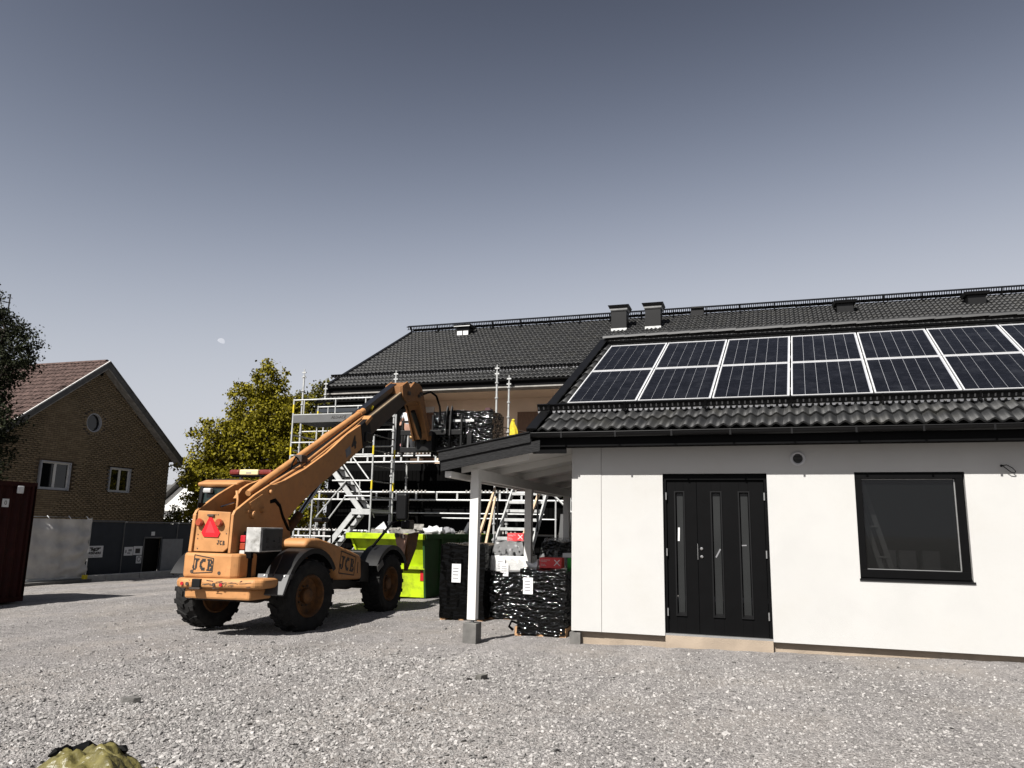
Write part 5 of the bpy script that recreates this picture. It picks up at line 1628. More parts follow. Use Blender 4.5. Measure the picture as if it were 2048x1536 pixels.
# boom head and knuckle
HP = [(5.35, 4.72), (5.30, 4.98), (5.62, 5.14), (5.80, 5.02), (6.05, 5.20), (6.40, 5.21), (6.58, 5.14), (6.70, 4.98), (6.95, 4.55), (7.42, 3.92), (7.16, 3.86), (6.86, 4.30), (6.62, 4.62), (6.42, 4.78), (6.10, 4.74), (5.66, 4.62)]
for y in (-.28, .12):
    b = B(); b.prism([(x, y, z) for x, z in HP], (0, .05, 0)); P('head_plate', b, M_['head_paint'], bevel=.008)
b = B(); b.prism([(6.05, -.229, 5.17), (6.42, -.229, 5.19), (6.64, -.229, 5.0), (7.3, -.229, 3.95), (7.20, -.229, 3.9), (6.6, -.229, 4.70), (6.05, -.229, 4.78)], (0, .345, 0)); P('head_block', b, M_['head_paint'], bevel=.015)
b = B(); b.prism([(5.32, -.229, 4.74), (5.30, -.229, 4.96), (5.60, -.229, 5.11), (5.72, -.229, 4.75)], (0, .345, 0)); P('head_block', b, M_['head_paint'])
for (x, z, r_) in ((6.45, 4.97, .05), (6.32, 4.90, .04), (7.2, 4.05, .055), (5.65, 4.85, .05)):
    b = B(); b.cyl((x, -.34, z), (x, .23, z), r_, 14); P('head_pin', b, M_['rust'], smooth=35)
b = B(); b.cyl((6.55, -.06, 4.55), (7.35, -.06, 3.85), .06, 10); P('tilt_ram', b, M_['dark_steel'], smooth=35)
b = B(); b.tube([(6.62, -.31, 5.0), (6.95, -.36, 5.12), (7.25, -.42, 5.05), (7.42, -.46, 4.8), (7.46, -.48, 4.5), (7.48, -.42, 4.3)], .028, 8); P('hose', b, M_['black_paint'], smooth=True)
# fork carriage
DS = M_['dark_steel']
for z in (3.62, 4.08):
    b = B(); b.box(7.62, 7.72, -1.02, .70, z, z + .13); P('carriage_bar', b, DS, bevel=.008)
for y in (.66, .30, -.2, -.68, -1.0):
    b = B(); b.box(7.63, 7.71, y - .025, y + .025, 3.5, 4.42 if y in (.66, .30) else 4.60); P('carriage_upright', b, DS, bevel=.006)
b = B(); b.box(7.63, 7.71, .275, .685, 4.42, 4.47); P('carriage_upright', b, DS)
for y in (-.60, -.72):
    b = B(); b.prism([(7.55, y, 4.05), (7.62, y, 4.72), (7.70, y, 4.86), (7.78, y, 4.80), (7.76, y, 4.05)], (0, .03, 0)); P('load_guard', b, DS)
b = B(); b.box(7.35, 7.62, -.30, .15, 3.62, 4.15); P('carriage_mount', b, DS, bevel=.02)
b = B(); b.cyl((7.45, .34, 4.0), (7.45, .22, 4.0), .05, 14); P('carriage_pin', b, M_['copper'], smooth=35)
for y in (-.25, -1.2):
    b = B(); b.box(7.72, 8.95, y - .06, y + .06, 3.555, 3.60); b.box(7.72, 7.77, y - .06, y + .06, 3.60, 4.15); P('fork', b, DS)
# lift ram
b = B(); b.cyl((.45, -.02, 1.15), (1.35, -.02, 1.85), .085, 14); P('ram_barrel', b, M_['rim'], smooth=35)
b = B(); b.cyl((1.3, -.02, 1.81), (2.05, -.02, 2.45), .045, 12); P('ram_rod', b, M_['chrome'], smooth=35)
# cab
cab = empty_part('cab', th)
def Cb(nm, b, m, **k): return b.build(nm, m, cab, local=True, **k)
for (x, y) in ((-.15, .34), (1.25, .34), (-.15, 1.0), (1.35, 1.0)):
    b = B(); b.tube([(x - (.14 if x < 0 else -.1), y, 1.1), (x, y, 1.75), (x + (.06 if x < 0 else -.1), y, 2.28)], .04, 8); Cb('cab_pillar', b, M_['dark_steel'])
b = B(); b.prism([(-.12, .30, 2.27), (1.15, .30, 2.27), (1.15, .30, 2.35), (.95, .30, 2.41), (.05, .30, 2.40), (-.16, .30, 2.34)], (0, .78, 0)); Cb('cab_roof', b, OR, bevel=.035, seg=3)
b = B(); b.box(.15, .95, .40, .98, 2.405, 2.425); Cb('roof_hatch', b, M_['dark_steel'], bevel=.01)
b = B(); b.prism([(-.22, .36, 1.3), (-.08, .36, 2.26), (-.07, .36, 2.26), (-.21, .36, 1.3)], (0, .64, 0)); Cb('rear_window', b, M_['cab_glass'])
b = B(); b.prism([(-.20, .335, 1.3), (1.25, .335, 1.3), (1.14, .335, 2.26), (-.08, .335, 2.26)], (0, .008, 0)); Cb('side_window', b, M_['cab_glass'])
b = B(); b.prism([(-.20, 1.0, 1.3), (1.25, 1.0, 1.3), (1.14, 1.0, 2.26), (-.08, 1.0, 2.26)], (0, .008, 0)); Cb('side_window', b, M_['cab_glass'])
b = B(); b.prism([(1.34, .36, 1.3), (1.14, .36, 2.26), (1.15, .36, 2.26), (1.35, .36, 1.3)], (0, .64, 0)); Cb('windscreen', b, M_['cab_glass'])
b = B(); b.box(-.25, 1.4, .32, 1.05, .75, 1.29); Cb('cab_body', b, OR, bevel=.03)
b = B(); b.box(-.19, -.10, .78, .93, 2.17, 2.25); Cb('rear_lamp', b, M_['galv'], bevel=.02)
b = B(); b.box(.3, .8, .5, .85, 1.3, 1.42); b.box(.28, .42, .5, .85, 1.42, 1.95); Cb('seat', b, M_['black_paint'], bevel=.04)
# beacon bar
bc = empty_part('beacon_bar', th)
def Bb(nm, b, m, **k): return b.build(nm, m, bc, local=True, **k)
b = B(); b.box(.32, .52, .05, .76, 2.475, 2.50); Bb('beacon_base', b, M_['black_paint'], bevel=.008)
for (y0, y1, m) in ((.60, .80, 'beacon'), (.225, .598, 'cream'), (-.03, .223, 'beacon')):
    b = B(); b.box(.31, .53, y0, y1, 2.502, 2.60); Bb('beacon_lens', b, M_[m], bevel=.035 if m == 'beacon' else .02, seg=3)
b = B(); b.box(.3075, .3095, .36, .46, 2.53, 2.55); Bb('beacon_print', b, M_['print'])
for y in (.2, .6):
    b = B(); b.box(.38, .46, y, y + .03, 2.41, 2.478); Bb('beacon_foot', b, M_['galv'])
# engine pod
HS = [(-.10, 1.30), (-.10, 1.42), (.06, 1.46), (.36, 1.455), (.83, 1.37), (1.51, 1.24), (1.96, 1.13), (2.03, .70), (1.08, .74), (.92, .92), (.72, 1.16), (.40, 1.28)]
b = B(); b.prism([(x, -1.02, z) for x, z in HS], (0, .56, 0)); P('engine_cover', b, OR, bevel=.085, seg=4, smooth=50)
b = B(); b.prism([(2.02, -.96, 1.08), (2.45, -.96, .98), (2.5, -.96, .62), (2.06, -.96, .66)], (0, .5, 0)); P('grille_box', b, M_['dark_steel'], bevel=.02)
FH = frame_mat((1.40, -1.0235, 1.00), (1, 0, -.16), (.08, 0, 1))
inst('lettering', block_word('JCB', .23, M_['black_print']), th, FH @ Matrix.Diagonal((1.15, 1, 1, 1)), local=True)
inst('logo_frame', logo_frame(.60, .38, .02, M_['black_print'], .03), th, FH, local=True)
inst('lettering', TXT['plab'], th, frame_mat((1.30, -1.012, 1.22), (1, 0, -.18), (.1, .25, 1)), local=True)
b = B(); b.obox((1.82, -1.0225, .92), (.012, 0, 0), (0, .002, 0), (0, 0, .10)); P('cover_latch', b, M_['black_print'])
# fenders
def fender(xc, a0, a1, y0, y1, flap):
    b = B(); n = 14; r_ = .72
    vs = []
    for i in range(n + 1):
        a = R(a0 + (a1 - a0) * i / n)
        for rr_ in (r_, r_ + .025):
            for y in (y0, y1):
                vs.append((xc - rr_ * math.cos(a) * 1.16, y, .56 + rr_ * math.sin(a)))
    fs = []
    for i in range(n):
        p, q = 4 * i, 4 * i + 4
        fs += [(p, q, q + 1, p + 1), (p + 2, p + 3, q + 3, q + 2), (p, p + 2, q + 2, q), (p + 1, q + 1, q + 3, p + 3)]
    fs += [(0, 1, 3, 2), (4 * n, 4 * n + 2, 4 * n + 3, 4 * n + 1)]
    b.add(vs, fs); P('fender', b, M_['fender'], smooth=35)
    # outer skirt
    b = B(); vs = []
    yo = y0 if abs(y0) > abs(y1) else y1
    for i in range(n + 1):
        a = R(a0 + (a1 - a0) * i / n)
        for rr_ in (r_ - .06, r_ + .02):
            vs.append((xc - rr_ * math.cos(a) * 1.16, yo + .002, .56 + rr_ * math.sin(a)))
    b.add(vs, [(2 * i, 2 * i + 1, 2 * i + 3, 2 * i + 2) for i in range(n)]); P('fender_lip', b, M_['fender'])
    if flap:
        a = R(a0)
        x = xc - r_ * math.cos(a) * 1.16
        b = B(); b.prism([(x + .06, y0 - .01, .93), (x - .03, y0 - .01, .93), (x - .19, y0 - .01, .64), (x - .16, y0 - .01, .62)], (0, y1 - y0 + .12, 0)); P('mud_flap', b, mat('mud_flap_rubber', (0.03667, 0.03667, 0.03733), .55, var=.12, scale=3), bevel=.008)
        b = B(); b.tube([(x - .055, y0 + .26, .90), (x + .04, y0 + .26, 1.0), (x + .25, y0 + .30, 1.20)], .010, 6); P('flap_stay', b, M_['rust'])
        for yy in (y0 + .06, y0 + .40):
            b = B(); b.cyl((x - .06, yy, .91), (x - .035, yy, .90), .014, 8); P('flap_bolt', b, M_['galv'])
fender(0.0, 26, 148, -1.14, -.72, True)
fender(0.0, 26, 148, .52, .95, False)
fender(3.16, 30, 150, -1.14, -.72, False)
fender(3.16, 30, 150, .72, 1.14, False)
b = B(); b.obox((2.55, -1.146, .93), (.12, 0, .06), (0, .004, 0), (-.03, 0, .05)); P('fender_scuff', b, M_['concrete'])
# mirrors
b = B(); b.tube([(1.05, -.86, 1.37), (.98, -.88, 1.62), (.88, -.9, 1.74), (.74, -.9, 1.76)], .016, 7); P('mirror_arm', b, M_['black_paint'], smooth=True)
b = B(); b.box(.40, .66, -1.0, -.82, 1.72, 1.80); P('mirror', b, M_['black_metal'], bevel=.025, seg=3)
b = B(); b.beam((2.70, -.9, 1.28), (3.62, -.9, 1.76), .04, .035); P('mirror_arm', b, M_['black_paint'])
b = B(); b.tube([(3.60, -.9, 1.75), (4.0, -.9, 1.80), (4.05, -.9, 2.0)], .014, 6); P('mirror_arm', b, M_['black_paint'])
b = B(); b.obox((4.0, -.95, 2.09), (.02, .13, 0), (.07, -.015, 0), (0, 0, .29)); P('mirror', b, M_['black_metal'], bevel=.05, seg=3)
b = B(); b.box(4.28, 4.62, -1.0, -.8, 1.62, 1.82); P('mirror', b, M_['black_metal'], bevel=.04)
# stabiliser bracket at the front
b = B(); b.prism([(4.10, -1.02, 1.52), (4.10, -.74, 1.54), (4.10, -.80, 1.30), (4.10, -.90, 1.02), (4.10, -.96, 1.05)], (.10, 0, 0)); P('stabiliser_bracket', b, mat('pink_primer', (0.28, 0.16, 0.1133), .7, var=.25, scale=8), bevel=.015)
b = B(); b.prism([(4.2, -1.0, 1.5), (4.9, -1.0, 1.56), (4.75, -1.0, 1.2), (4.3, -1.0, .75)], (0, .08, 0)); P('stabiliser_plate', b, M_['rim'])
for (y, z) in ((-.95, 1.47), (-.82, 1.49)):
    b = B(); b.cyl((4.095, y, z), (4.06, y, z), .05, 12); P('stabiliser_pin', b, M_['rust'])
b = B(); b.box(4.0, 4.7, -.55, .55, .55, 1.15); P('front_frame', b, M_['dark_steel'], bevel=.03)

# ------------------------------------------------------------------ wrapped load on the forks
def wrapped(t, x0, x1, y0, y1, z0, z1, m, nm='wrapped_stack', amp=.025, seed=0, taper=0.0):
    rr_ = np.random.default_rng(seed)
    b = B(); nu, nv = 14, 14
    ph = rr_.random(12) * 6.28
    loop = []
    per = [((x1 - x0), 'x'), ((y1 - y0), 'y')]
    def wob(u, v):
        return amp * (.55 * math.sin(v * 31 + 3 * math.sin(u * 5 + ph[0]) + ph[1]) * .6 + .5 * math.sin(u * 13 + v * 7 + ph[2]) + .5 * math.sin(v * 57 + u * 9 + ph[3]) * .6)
    ring = []
    for k in range(4 * nu):
        s_, i = divmod(k, nu); t_ = i / nu
        c = [(x0 + (x1 - x0) * t_, y0), (x1, y0 + (y1 - y0) * t_), (x1 - (x1 - x0) * t_, y1), (x0, y1 - (y1 - y0) * t_)][s_]
        n = [(0, -1), (1, 0), (0, 1), (-1, 0)][s_]
        ring.append((c, n, k / (4 * nu) * 9))
    vs = []
    cx, cy = (x0 + x1) / 2, (y0 + y1) / 2
    for j in range(nv + 1):
        v = j / nv
        for (c, n, u) in ring:
            w = wob(u, v * 1.3)
            k = 1 - taper * v
            vs.append((cx + (c[0] - cx) * k + n[0] * w, cy + (c[1] - cy) * k + n[1] * w, z0 + (z1 - z0) * v + (.02 * math.sin(u * 4 + ph[5]) if j == nv else 0)))
    N = 4 * nu
    fs = [(j * N + k, j * N + (k + 1) % N, (j + 1) * N + (k + 1) % N, (j + 1) * N + k) for j in range(nv) for k in range(N)]
    base = nv * N
    vs.append((cx, cy, z1 + .02))
    fs += [(base + k, base + (k + 1) % N, len(vs) - 1) for k in range(N)]
    b.add(vs, fs)
    return b.build(nm, m, t, smooth=60)
def pallet(t, x0, x1, y0, y1, z0):
    for i in range(5):
        x = x0 + (x1 - x0 - .1) * i / 4
        b = B(); b.box(x, x + .1, y0, y1, z0 + .122, z0 + .144); b.build('deck_board', M_['pallet'], t)
    for x in (x0, (x0 + x1) / 2 - .05, x1 - .1):
        for y in (y0, (y0 + y1) / 2 - .07, y1 - .14):
            b = B(); b.box(x, x + .1, y, y + .14, z0 + .022, z0 + .1); b.build('block', M_['pallet'], t)
        b = B(); b.box(x, x + .1, y0, y1, z0, z0 + .022); b.box(x, x + .1, y0, y1, z0 + .1, z0 + .122); b.build('bearer', M_['pallet'], t)

ld = thing('wrapped_load', 'black film wrapped pallet load lifted on the telehandler forks', 'pallet load', TO + Vector((0, 0, 3.6)), R(93.2))
class _L: pass
def loc_wrapped(t, *a, **k):
    o = wrapped(t, *a, **k)
    return o
# built in the telehandler's own frame
WM_save = WM[ld]
WM[ld] = Matrix.Identity(4)
zl = -3.6
wrapped(ld, 7.80, 8.95, -1.80, -.16, .15, 1.14, M_['wrap'], seed=4, amp=.03)
pallet(ld, 7.80, 8.95, -1.78, -.16, 0.0)
b = B(); b.prism([(8.0, -1.72, 1.12), (8.0, -1.50, 1.12), (8.0, -1.55, 1.24), (8.0, -1.65, 1.24)], (.4, 0, 0)); b.build('carton_corner', mat('dark_red_card', (0.03333, 0.005333, 0.008), .7), ld)
b = B(); b.box(7.78, 7.79, -1.30, -.55, .84, .90); b.build('strap', M_['galv'], ld)
WM[ld] = WM_save

# ================================================================== skip
sk = thing('waste_skip', 'yellow green waste skip heaped with rubble beside the telehandler', 'skip', (-8.7, 19.2, -.12))
SX0, SX1, SY0, SY1 = -9.80, -7.75, 17.45, 22.3
zb_, zt_ = -.11, 1.39
S = M_['skip']
def shell(y0b, y0t):
    b = B()
    # sides
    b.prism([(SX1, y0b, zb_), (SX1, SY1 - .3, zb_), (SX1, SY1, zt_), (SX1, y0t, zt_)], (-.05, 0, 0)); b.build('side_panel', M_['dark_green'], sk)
    b = B(); b.prism([(SX0 + .6, y0b, zb_), (SX0 + .6, SY1 - .3, zb_), (SX0, SY1, zt_), (SX0, y0t, zt_)], (.05, 0, 0)); b.build('side_panel', S, sk)
shell(17.60, 17.38)
b = B(); b.prism([(SX0 + .65, 17.60, zb_), (SX1 - .05, 17.60, zb_), (SX1 - .05, 17.60, .58), (SX0 + .35, 17.60, .58)], (0, .05, 0)); b.build('end_panel', S, sk)
b = B(); b.add([(SX0 + .35, 17.64, .62), (SX1 - .05, 17.64, .62), (SX1 - .05, 17.40, zt_ - .02), (SX0 + .05, 17.40, zt_ - .02), (SX0 + .35, 17.69, .62), (SX1 - .05, 17.69, .62), (SX1 - .05, 17.45, zt_ - .02), (SX0 + .05, 17.45, zt_ - .02)], [(0, 1, 2, 3), (4, 7, 6, 5), (0, 4, 5, 1), (1, 5, 6, 2), (2, 6, 7, 3), (3, 7, 4, 0)]); b.build('end_panel', S, sk)
b = B(); b.box(SX0 + .33, SX1 - .02, 17.50, 17.68, .55, .62); b.build('end_ledge', S, sk)
b = B(); b.box(SX0 - .02, SX1 + .01, 17.28, 17.42, zt_ - .14, zt_); b.build('rim', S, sk, bevel=.01)
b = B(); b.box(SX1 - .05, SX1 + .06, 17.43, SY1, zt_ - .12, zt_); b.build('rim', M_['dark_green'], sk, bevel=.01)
b = B(); b.box(SX0 - .06, SX0 + .05, 17.42, SY1, zt_ - .12, zt_); b.build('rim', S, sk, bevel=.01)
b = B(); b.prism([(SX0 + .05, SY1 - .3, zb_), (SX0 + .05, SY1, zt_), (SX0 + .05, SY1 - .05, zt_), (SX0 + .05, SY1 - .35, zb_)], (SX1 - SX0 - .1, 0, 0)); b.build('end_panel', S, sk)
b = B(); b.box(SX0 + .65, SX1 - .05, 17.66, SY1 - .35, zb_, zb_ + .06); b.build('floor', S, sk)
for y in (18.4, 19.6, 20.8):
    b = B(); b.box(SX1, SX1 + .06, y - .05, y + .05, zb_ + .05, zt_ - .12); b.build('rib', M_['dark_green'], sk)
b = B(); b.box(SX1 - .16, SX1 - .05, 17.585, 17.598, .28, .52); b.build('red_reflector', M_['red_light'], sk)
b = B(); b.box(SX1 + .002, SX1 + .008, 19.05, 19.40, .72, 1.0); b.build('label_plate', M_['print'], sk)
inst('lettering', TXT['skip'], sk, frame_mat((SX1 + .010, 19.14, .86), (0, 1, 0), (0, 0, 1)))
# contents
cb_ = B()
rr = random.Random(3)
for i in range(150):
    x, y = rr.uniform(SX0 + .15, SX1 - .15), rr.uniform(17.6, SY1 - .2)
    z = 1.15 + .28 * math.exp(-((x + 8.7) ** 2 + ((y - 19.6) / 2) ** 2)) + rr.uniform(-.05, .12)
    M = Matrix.Rotation(rr.uniform(0, 6.28), 3, 'Z') @ Matrix.Rotation(rr.uniform(-.7, .7), 3, 'X')
    s = rr.uniform(.04, .2)
    cb_.obox((x, y, z), M @ Vector((s, 0, 0)), M @ Vector((0, s * rr.uniform(.3, 1), 0)), M @ Vector((0, 0, s * rr.uniform(.15, .6))))
o = cb_.build('rubble_heap', M_['rubble'])
tag(o, 'heap of broken boards and rubble filling the skip', 'rubble', kind='stuff')
b = B()
M = Matrix.Translation((-9.05, 17.72, 1.50)) @ Matrix.Rotation(.3, 4, 'Z') @ Matrix.Rotation(.25, 4, 'Y')
b.add([M @ Vector(p) for p in ((-.22, 0, -.12), (.25, 0, -.1), (-.02, .02, .17), (-.22, .05, -.12), (.25, .05, -.1), (-.02, .06, .17))], [(0, 1, 2), (3, 5, 4), (0, 3, 4, 1), (1, 4, 5, 2), (2, 5, 3, 0)])
o = b.build('foam_offcut', M_['label']); tag(o, 'white triangular foam offcut sticking up from the skip', 'offcut')
def sack(name, label, c, r_, m, seed):
    rr2 = np.random.default_rng(seed)
    b = B(); b.sphere(c, r_, 18, (1.5, .9, .55))
    b.v = [tuple(np.array(v) + .035 * np.array([math.sin(v[0] * 30 + v[2] * 20), math.sin(v[1] * 30), math.sin(v[0] * 35 + v[1] * 25)])) for v in b.v]
    o = b.build(name, m, smooth=True); tag(o, label, 'sack'); return o
sack('white_sack', 'crumpled white sack lying on the skip edge', (-7.95, 18.4, 1.46), .20, M_['label'], 1)
sack('grey_sack', 'grey crumpled plastic sack on the skip next to the white one', (-7.93, 19.2, 1.44), .18, M_['print'], 2)
b = B(); M = Matrix.Rotation(.5, 3, 'Y')
b.obox((-7.95, 21.0, 1.52), M @ Vector((.05, 0, 0)), (0, .30, 0), M @ Vector((0, 0, .20))); o = b.build('board_offcut', M_['label']); tag(o, 'pale board offcut standing up at the far end of the skip', 'offcut')

# ================================================================== aluminium stair tower
GV, AL = M_['galv'], M_['galv']
tw = thing('scaffold_tower', 'aluminium scaffold tower with zigzag stairs and a top platform beside the telehandler boom', 'scaffold', (-12, 20.7, -.2))
TX0, TX1, TY0, TY1 = -13.38, -10.62, 20.0, 21.36
zt0 = -.22
def tube_part(nm, p, q, r_, par, m=None, n=8):
    b = B(); b.cyl(p, q, r_, n); return b.build(nm, m or GV, par)
for x in (TX0, TX1):
    for y in (TY0, TY1):
        top = 5.30 if x == TX0 else (4.12 if y == TY0 else 4.95)
        if x == TX0 and y == TY1: top = 5.30
        tube_part('standard', (x, y, zt0), (x, y, top), .027, tw)
        for z in (5.0, 3.72, 2.72, .98):
            if z < top - .1: tube_part('yellow_band', (x, y, z - .13), (x, y, z + .13), .0285, tw, M_['yellow_mark'])
    z = .15 if x == TX1 else 3.3
    while z < (4.9 if x == TX0 else 4.45):
        tube_part('rung', (x, TY0 + .03, z), (x, TY1 - .03, z), .019, tw, M_['galv_dark'] if x == TX1 else GV)  # darker steel on one end frame stands in for shade on its rungs
        z += .445 if x == TX1 else .45
for (x0, x1, z, y) in ((TX0, TX1, 5.26, TY0), (TX0, TX1, 5.26, TY1), (TX0, TX1, 3.97, TY0), (TX0, TX1, 3.59, TY0), (TX0, TX1, 3.97, TY1), (-11.9, TX1, 2.84, TY0), (-11.47, TX1, 2.40, TY0)):
    tube_part('guard_rail', (x0, y, z), (x1, y, z), .022, tw)
for x in (-13.02, -11.95, -10.95):
    for y in (TY0, TY1): tube_part('guard_post', (x, y, 4.80), (x, y, 5.25), .020, tw)
for x in (-13.1, -12.75):
    tube_part('guard_post', (x, TY0, 3.6), (x, TY0, 3.96), .02, tw)
for x in (-13.0, -12.3):
    tube_part('guard_post', (x, TY1, 3.98), (x, TY1, 4.66), .02, tw)
tube_part('guard_post', (-11.0, TY0, 2.42), (-11.0, TY0, 2.82), .02, tw)
tube_part('guard_post', (-10.95, TY0, 3.62), (-10.95, TY0, 4.2), .02, tw)
b = B(); b.box(TX0 + .03, TX1 - .03, TY0 + .03, TY1 - .03, 4.60, 4.66); b.build('platform', M_['hoarding'], tw)
b = B(); b.box(TX0 + .02, TX1 - .02, TY0 - .012, TY0 + .028, 4.57, 4.80); b.build('toe_board', M_['galv_dark'], tw)
b = B(); b.box(TX0 + .02, TX1 - .02, TY0 - .016, TY0 + .03, 4.80, 4.825); b.build('toe_board_edge', GV, tw)
inst('lettering', TXT['deck'], tw, frame_mat((-11.82, TY0 - .0125, 4.70), (1, 0, 0), (0, 0, 1)))
b = B(); b.box(-11.2, TX1 - .03, TY0 + .03, TY1 - .03, 1.97, 2.03); b.build('landing', GV, tw)
b = B(); b.box(-11.22, TX1, TY0 - .01, TY0 + .03, 1.88, 2.035); b.build('landing_edge', M_['galv'], tw)
def flight(xa, za, xb, zb2, n):
    for y in (TY0 + .05, TY0 + .62):
        b = B(); b.beam((xa, y, za), (xb, y, zb2), .035, .15, (0, 0, 1)); b.build('stringer', GV, tw)
    for i in range(n):
        t = (i + .5) / n
        x, z = xa + (xb - xa) * t, za + (zb2 - za) * t
        b = B(); b.box(x - .10, x + .10, TY0 + .07, TY0 + .60, z - .015, z + .015); b.build('step', M_['galv_dark'], tw)
flight(-12.45, 3.75, -10.92, 1.95, 8)
flight(-11.20, 1.90, -12.75, 0.02, 8)
for (p, q) in (((-11.62, 3.92), (-10.72, 2.88)), ((-12.05, 3.92), (-10.95, 2.55)), ((-11.45, 2.83), (-12.36, 1.80)), ((-11.45, 2.38), (-12.05, 1.62)), ((-10.66, 1.42), (-11.3, .68))):
    tube_part('handrail', (p[0], TY0 - .0, p[1]), (q[0], TY0 - .0, q[1]), .022, tw)
tube_part('handrail', (-12.36, TY0, 1.80), (-12.36, TY0, 1.5), .02, tw)
tube_part('brace', (TX1, TY0, 2.1), (TX1, TY0 + .25, 1.8), .015, tw)

# ================================================================== facade scaffold
fs_ = thing('facade_scaffold', 'galvanised scaffold with decks and lattice rails along the dark building front', 'scaffold', (-10, 23.8, -.2))
YO, YI = 23.3, 24.2
for i, x in enumerate((-15.25, -11.66, -8.03, -4.4)):
    for y, top in ((YO, (6.98, 6.77, 6.80, 6.5)[i]), (YI, (6.72, 5.9, 6.62, 6.2)[i])):
        xx = x + (.35 if y == YI and i == 0 else (.12 if y == YI else 0))
        tube_part('standard', (xx, y, -.25), (xx, y, top - .22), .034, fs_)
        tube_part('spigot', (xx, y, top - .22), (xx, y, top), .020, fs_)
        z = .2
        while z < top - .1:
            b = B(); b.cyl((xx, y, z - .022), (xx, y, z + .022), .062, 8); b.build('rosette', GV, fs_)
            z += .5
        for d in (.12, .3):
            b = B(); b.obox((xx, y, top - d), (.075, 0, 0), (0, .02, 0), (0, 0, .022)); b.build('wedge_head', GV, fs_)
def lattice(x0, x1, z0, z1, y, step):
    for z in (z0, z1): tube_part('chord', (x0, y, z), (x1, y, z), .030, fs_)
    x = x0 + .2
    while x < x1:
        b = B(); b.box(x - .03, x + .03, y - .015, y + .015, z0, z1); b.build('lattice_web', GV, fs_)
        x += step
lattice(-15.25, -3.0, 2.42, 2.67, YO, .72)
lattice(-15.25, -8.6, 3.66, 3.86, YO, .62)
lattice(-15.25, -12.0, 1.19, 1.40, YO, .8)
for (x0, x1, z) in ((-12.2, -6.4, 2.0), (-15.2, -11.7, 4.75), (-9.8, -6.0, 1.85)):
    tube_part('ledger', (x0, YO + .02, z), (x1, YO + .02, z), .022, fs_)
for x in (-15.1, -11.6, -7.95, -4.4):
    for z in (1.2, 2.48, 3.72):
        tube_part('transom', (x, YO, z), (x + .1, YI, z), .022, fs_)
tube_part('guard_rail', (-8.03, YO + .05, 4.80), (-7.0, YI, 4.62), .018, fs_, M_['rust'])
tube_part('guard_rail', (-8.03, YO + .05, 4.62), (-7.0, YI, 4.44), .018, fs_, M_['rust'])
for z in (1.22, 2.50, 3.74):
    x0 = -15.2
    while x0 < -4.6:
        w = 3.55
        for k in range(3):
            b = B(); b.box(x0, x0 + w - .05, YO + .06 + k * .28, YO + .32 + k * .28, z + .12, z + .165); b.build('deck_plank', M_['rust'] if k else M_['dark_steel'], fs_)
        # perforated end lip catching the sun
        jb = B(); xx = x0
        while xx < x0 + w - .1:
            if math.sin(xx * 2.1 + z * 5) > -.25: jb.box(xx, xx + .055, YO - .03, YO - .01, z + .17, z + .24)
            xx += .13
        jb.build('deck_claws', M_['trim'], fs_, kind='stuff')
        x0 += 3.6

# person on the upper deck, mostly hidden behind the boom head
pe = thing('person', 'person in white shirt and dark trousers on the scaffold deck behind the boom head', 'person', (-11.3, 23.72, 3.9))
def skinned(name, joints, edges, m, parent, root=0):
    me = bpy.data.meshes.new(name)
    me.from_pydata([j[0] for j in joints], edges, [])
    o = bpy.data.objects.new(name, me); COL.objects.link(o); o.parent = parent
    me.materials.append(m)
    md_ = o.modifiers.new('skin', 'SKIN')
    for i, j in enumerate(joints):
        sv = me.skin_vertices[0].data[i]; sv.radius = (j[1], j[1]); sv.use_root = (i == root)
    md_.use_smooth_shade = True
    s2_ = o.modifiers.new('sub', 'SUBSURF'); s2_.levels = 1; s2_.render_levels = 1
    return o
J = [((0, 0, .95), .14), ((0, 0, 1.2), .135), ((0, 0, 1.42), .15), ((0, 0, 1.53), .065), ((0, -.02, 1.62), .085), ((0, -.02, 1.74), .09),
     ((-.19, 0, 1.42), .065), ((-.27, -.06, 1.15), .05), ((-.18, -.28, 1.02), .04), ((-.14, -.36, 1.0), .035),
     ((.19, 0, 1.42), .065), ((.27, -.08, 1.16), .05), ((.22, -.32, 1.1), .04), ((.2, -.40, 1.1), .035),
     ((-.11, 0, .86), .10), ((-.16, -.06, .48), .07), ((-.24, .04, .10), .05), ((-.27, -.12, .05), .045),
     ((.11, 0, .86), .10), ((.14, -.02, .48), .07), ((.16, .06, .10), .05), ((.17, -.10, .05), .045)]
ED = [(0, 1), (1, 2), (2, 3), (3, 4), (4, 5), (2, 6), (6, 7), (7, 8), (8, 9), (2, 10), (10, 11), (11, 12), (12, 13), (0, 14), (14, 15), (15, 16), (16, 17), (0, 18), (18, 19), (19, 20), (20, 21)]
skinned('body', J, ED, M_['skin'], pe)
skinned('shirt', [((0, 0, .98), .165), ((0, 0, 1.2), .16), ((0, 0, 1.43), .165), ((-.2, 0, 1.42), .085), ((-.26, -.04, 1.25), .075), ((.2, 0, 1.42), .085), ((.26, -.05, 1.25), .075)], [(0, 1), (1, 2), (2, 3), (3, 4), (2, 5), (5, 6)], M_['shirt'], pe)
skinned('trousers', [((0, 0, .96), .165), ((-.11, 0, .84), .125), ((-.16, -.06, .48), .09), ((-.235, .03, .16), .075), ((.11, 0, .84), .125), ((.14, -.02, .48), .09), ((.16, .05, .16), .075)], [(0, 1), (1, 2), (2, 3), (0, 4), (4, 5), (5, 6)], M_['trouser'], pe)
for (x, y) in ((-.25, -.05), (.165, -.03)):
    b = B(); b.sphere((x, y, .05), .07, 12, (.75, 2.0, .75)); b.build('shoe', M_['concrete'], pe, local=True, smooth=True)
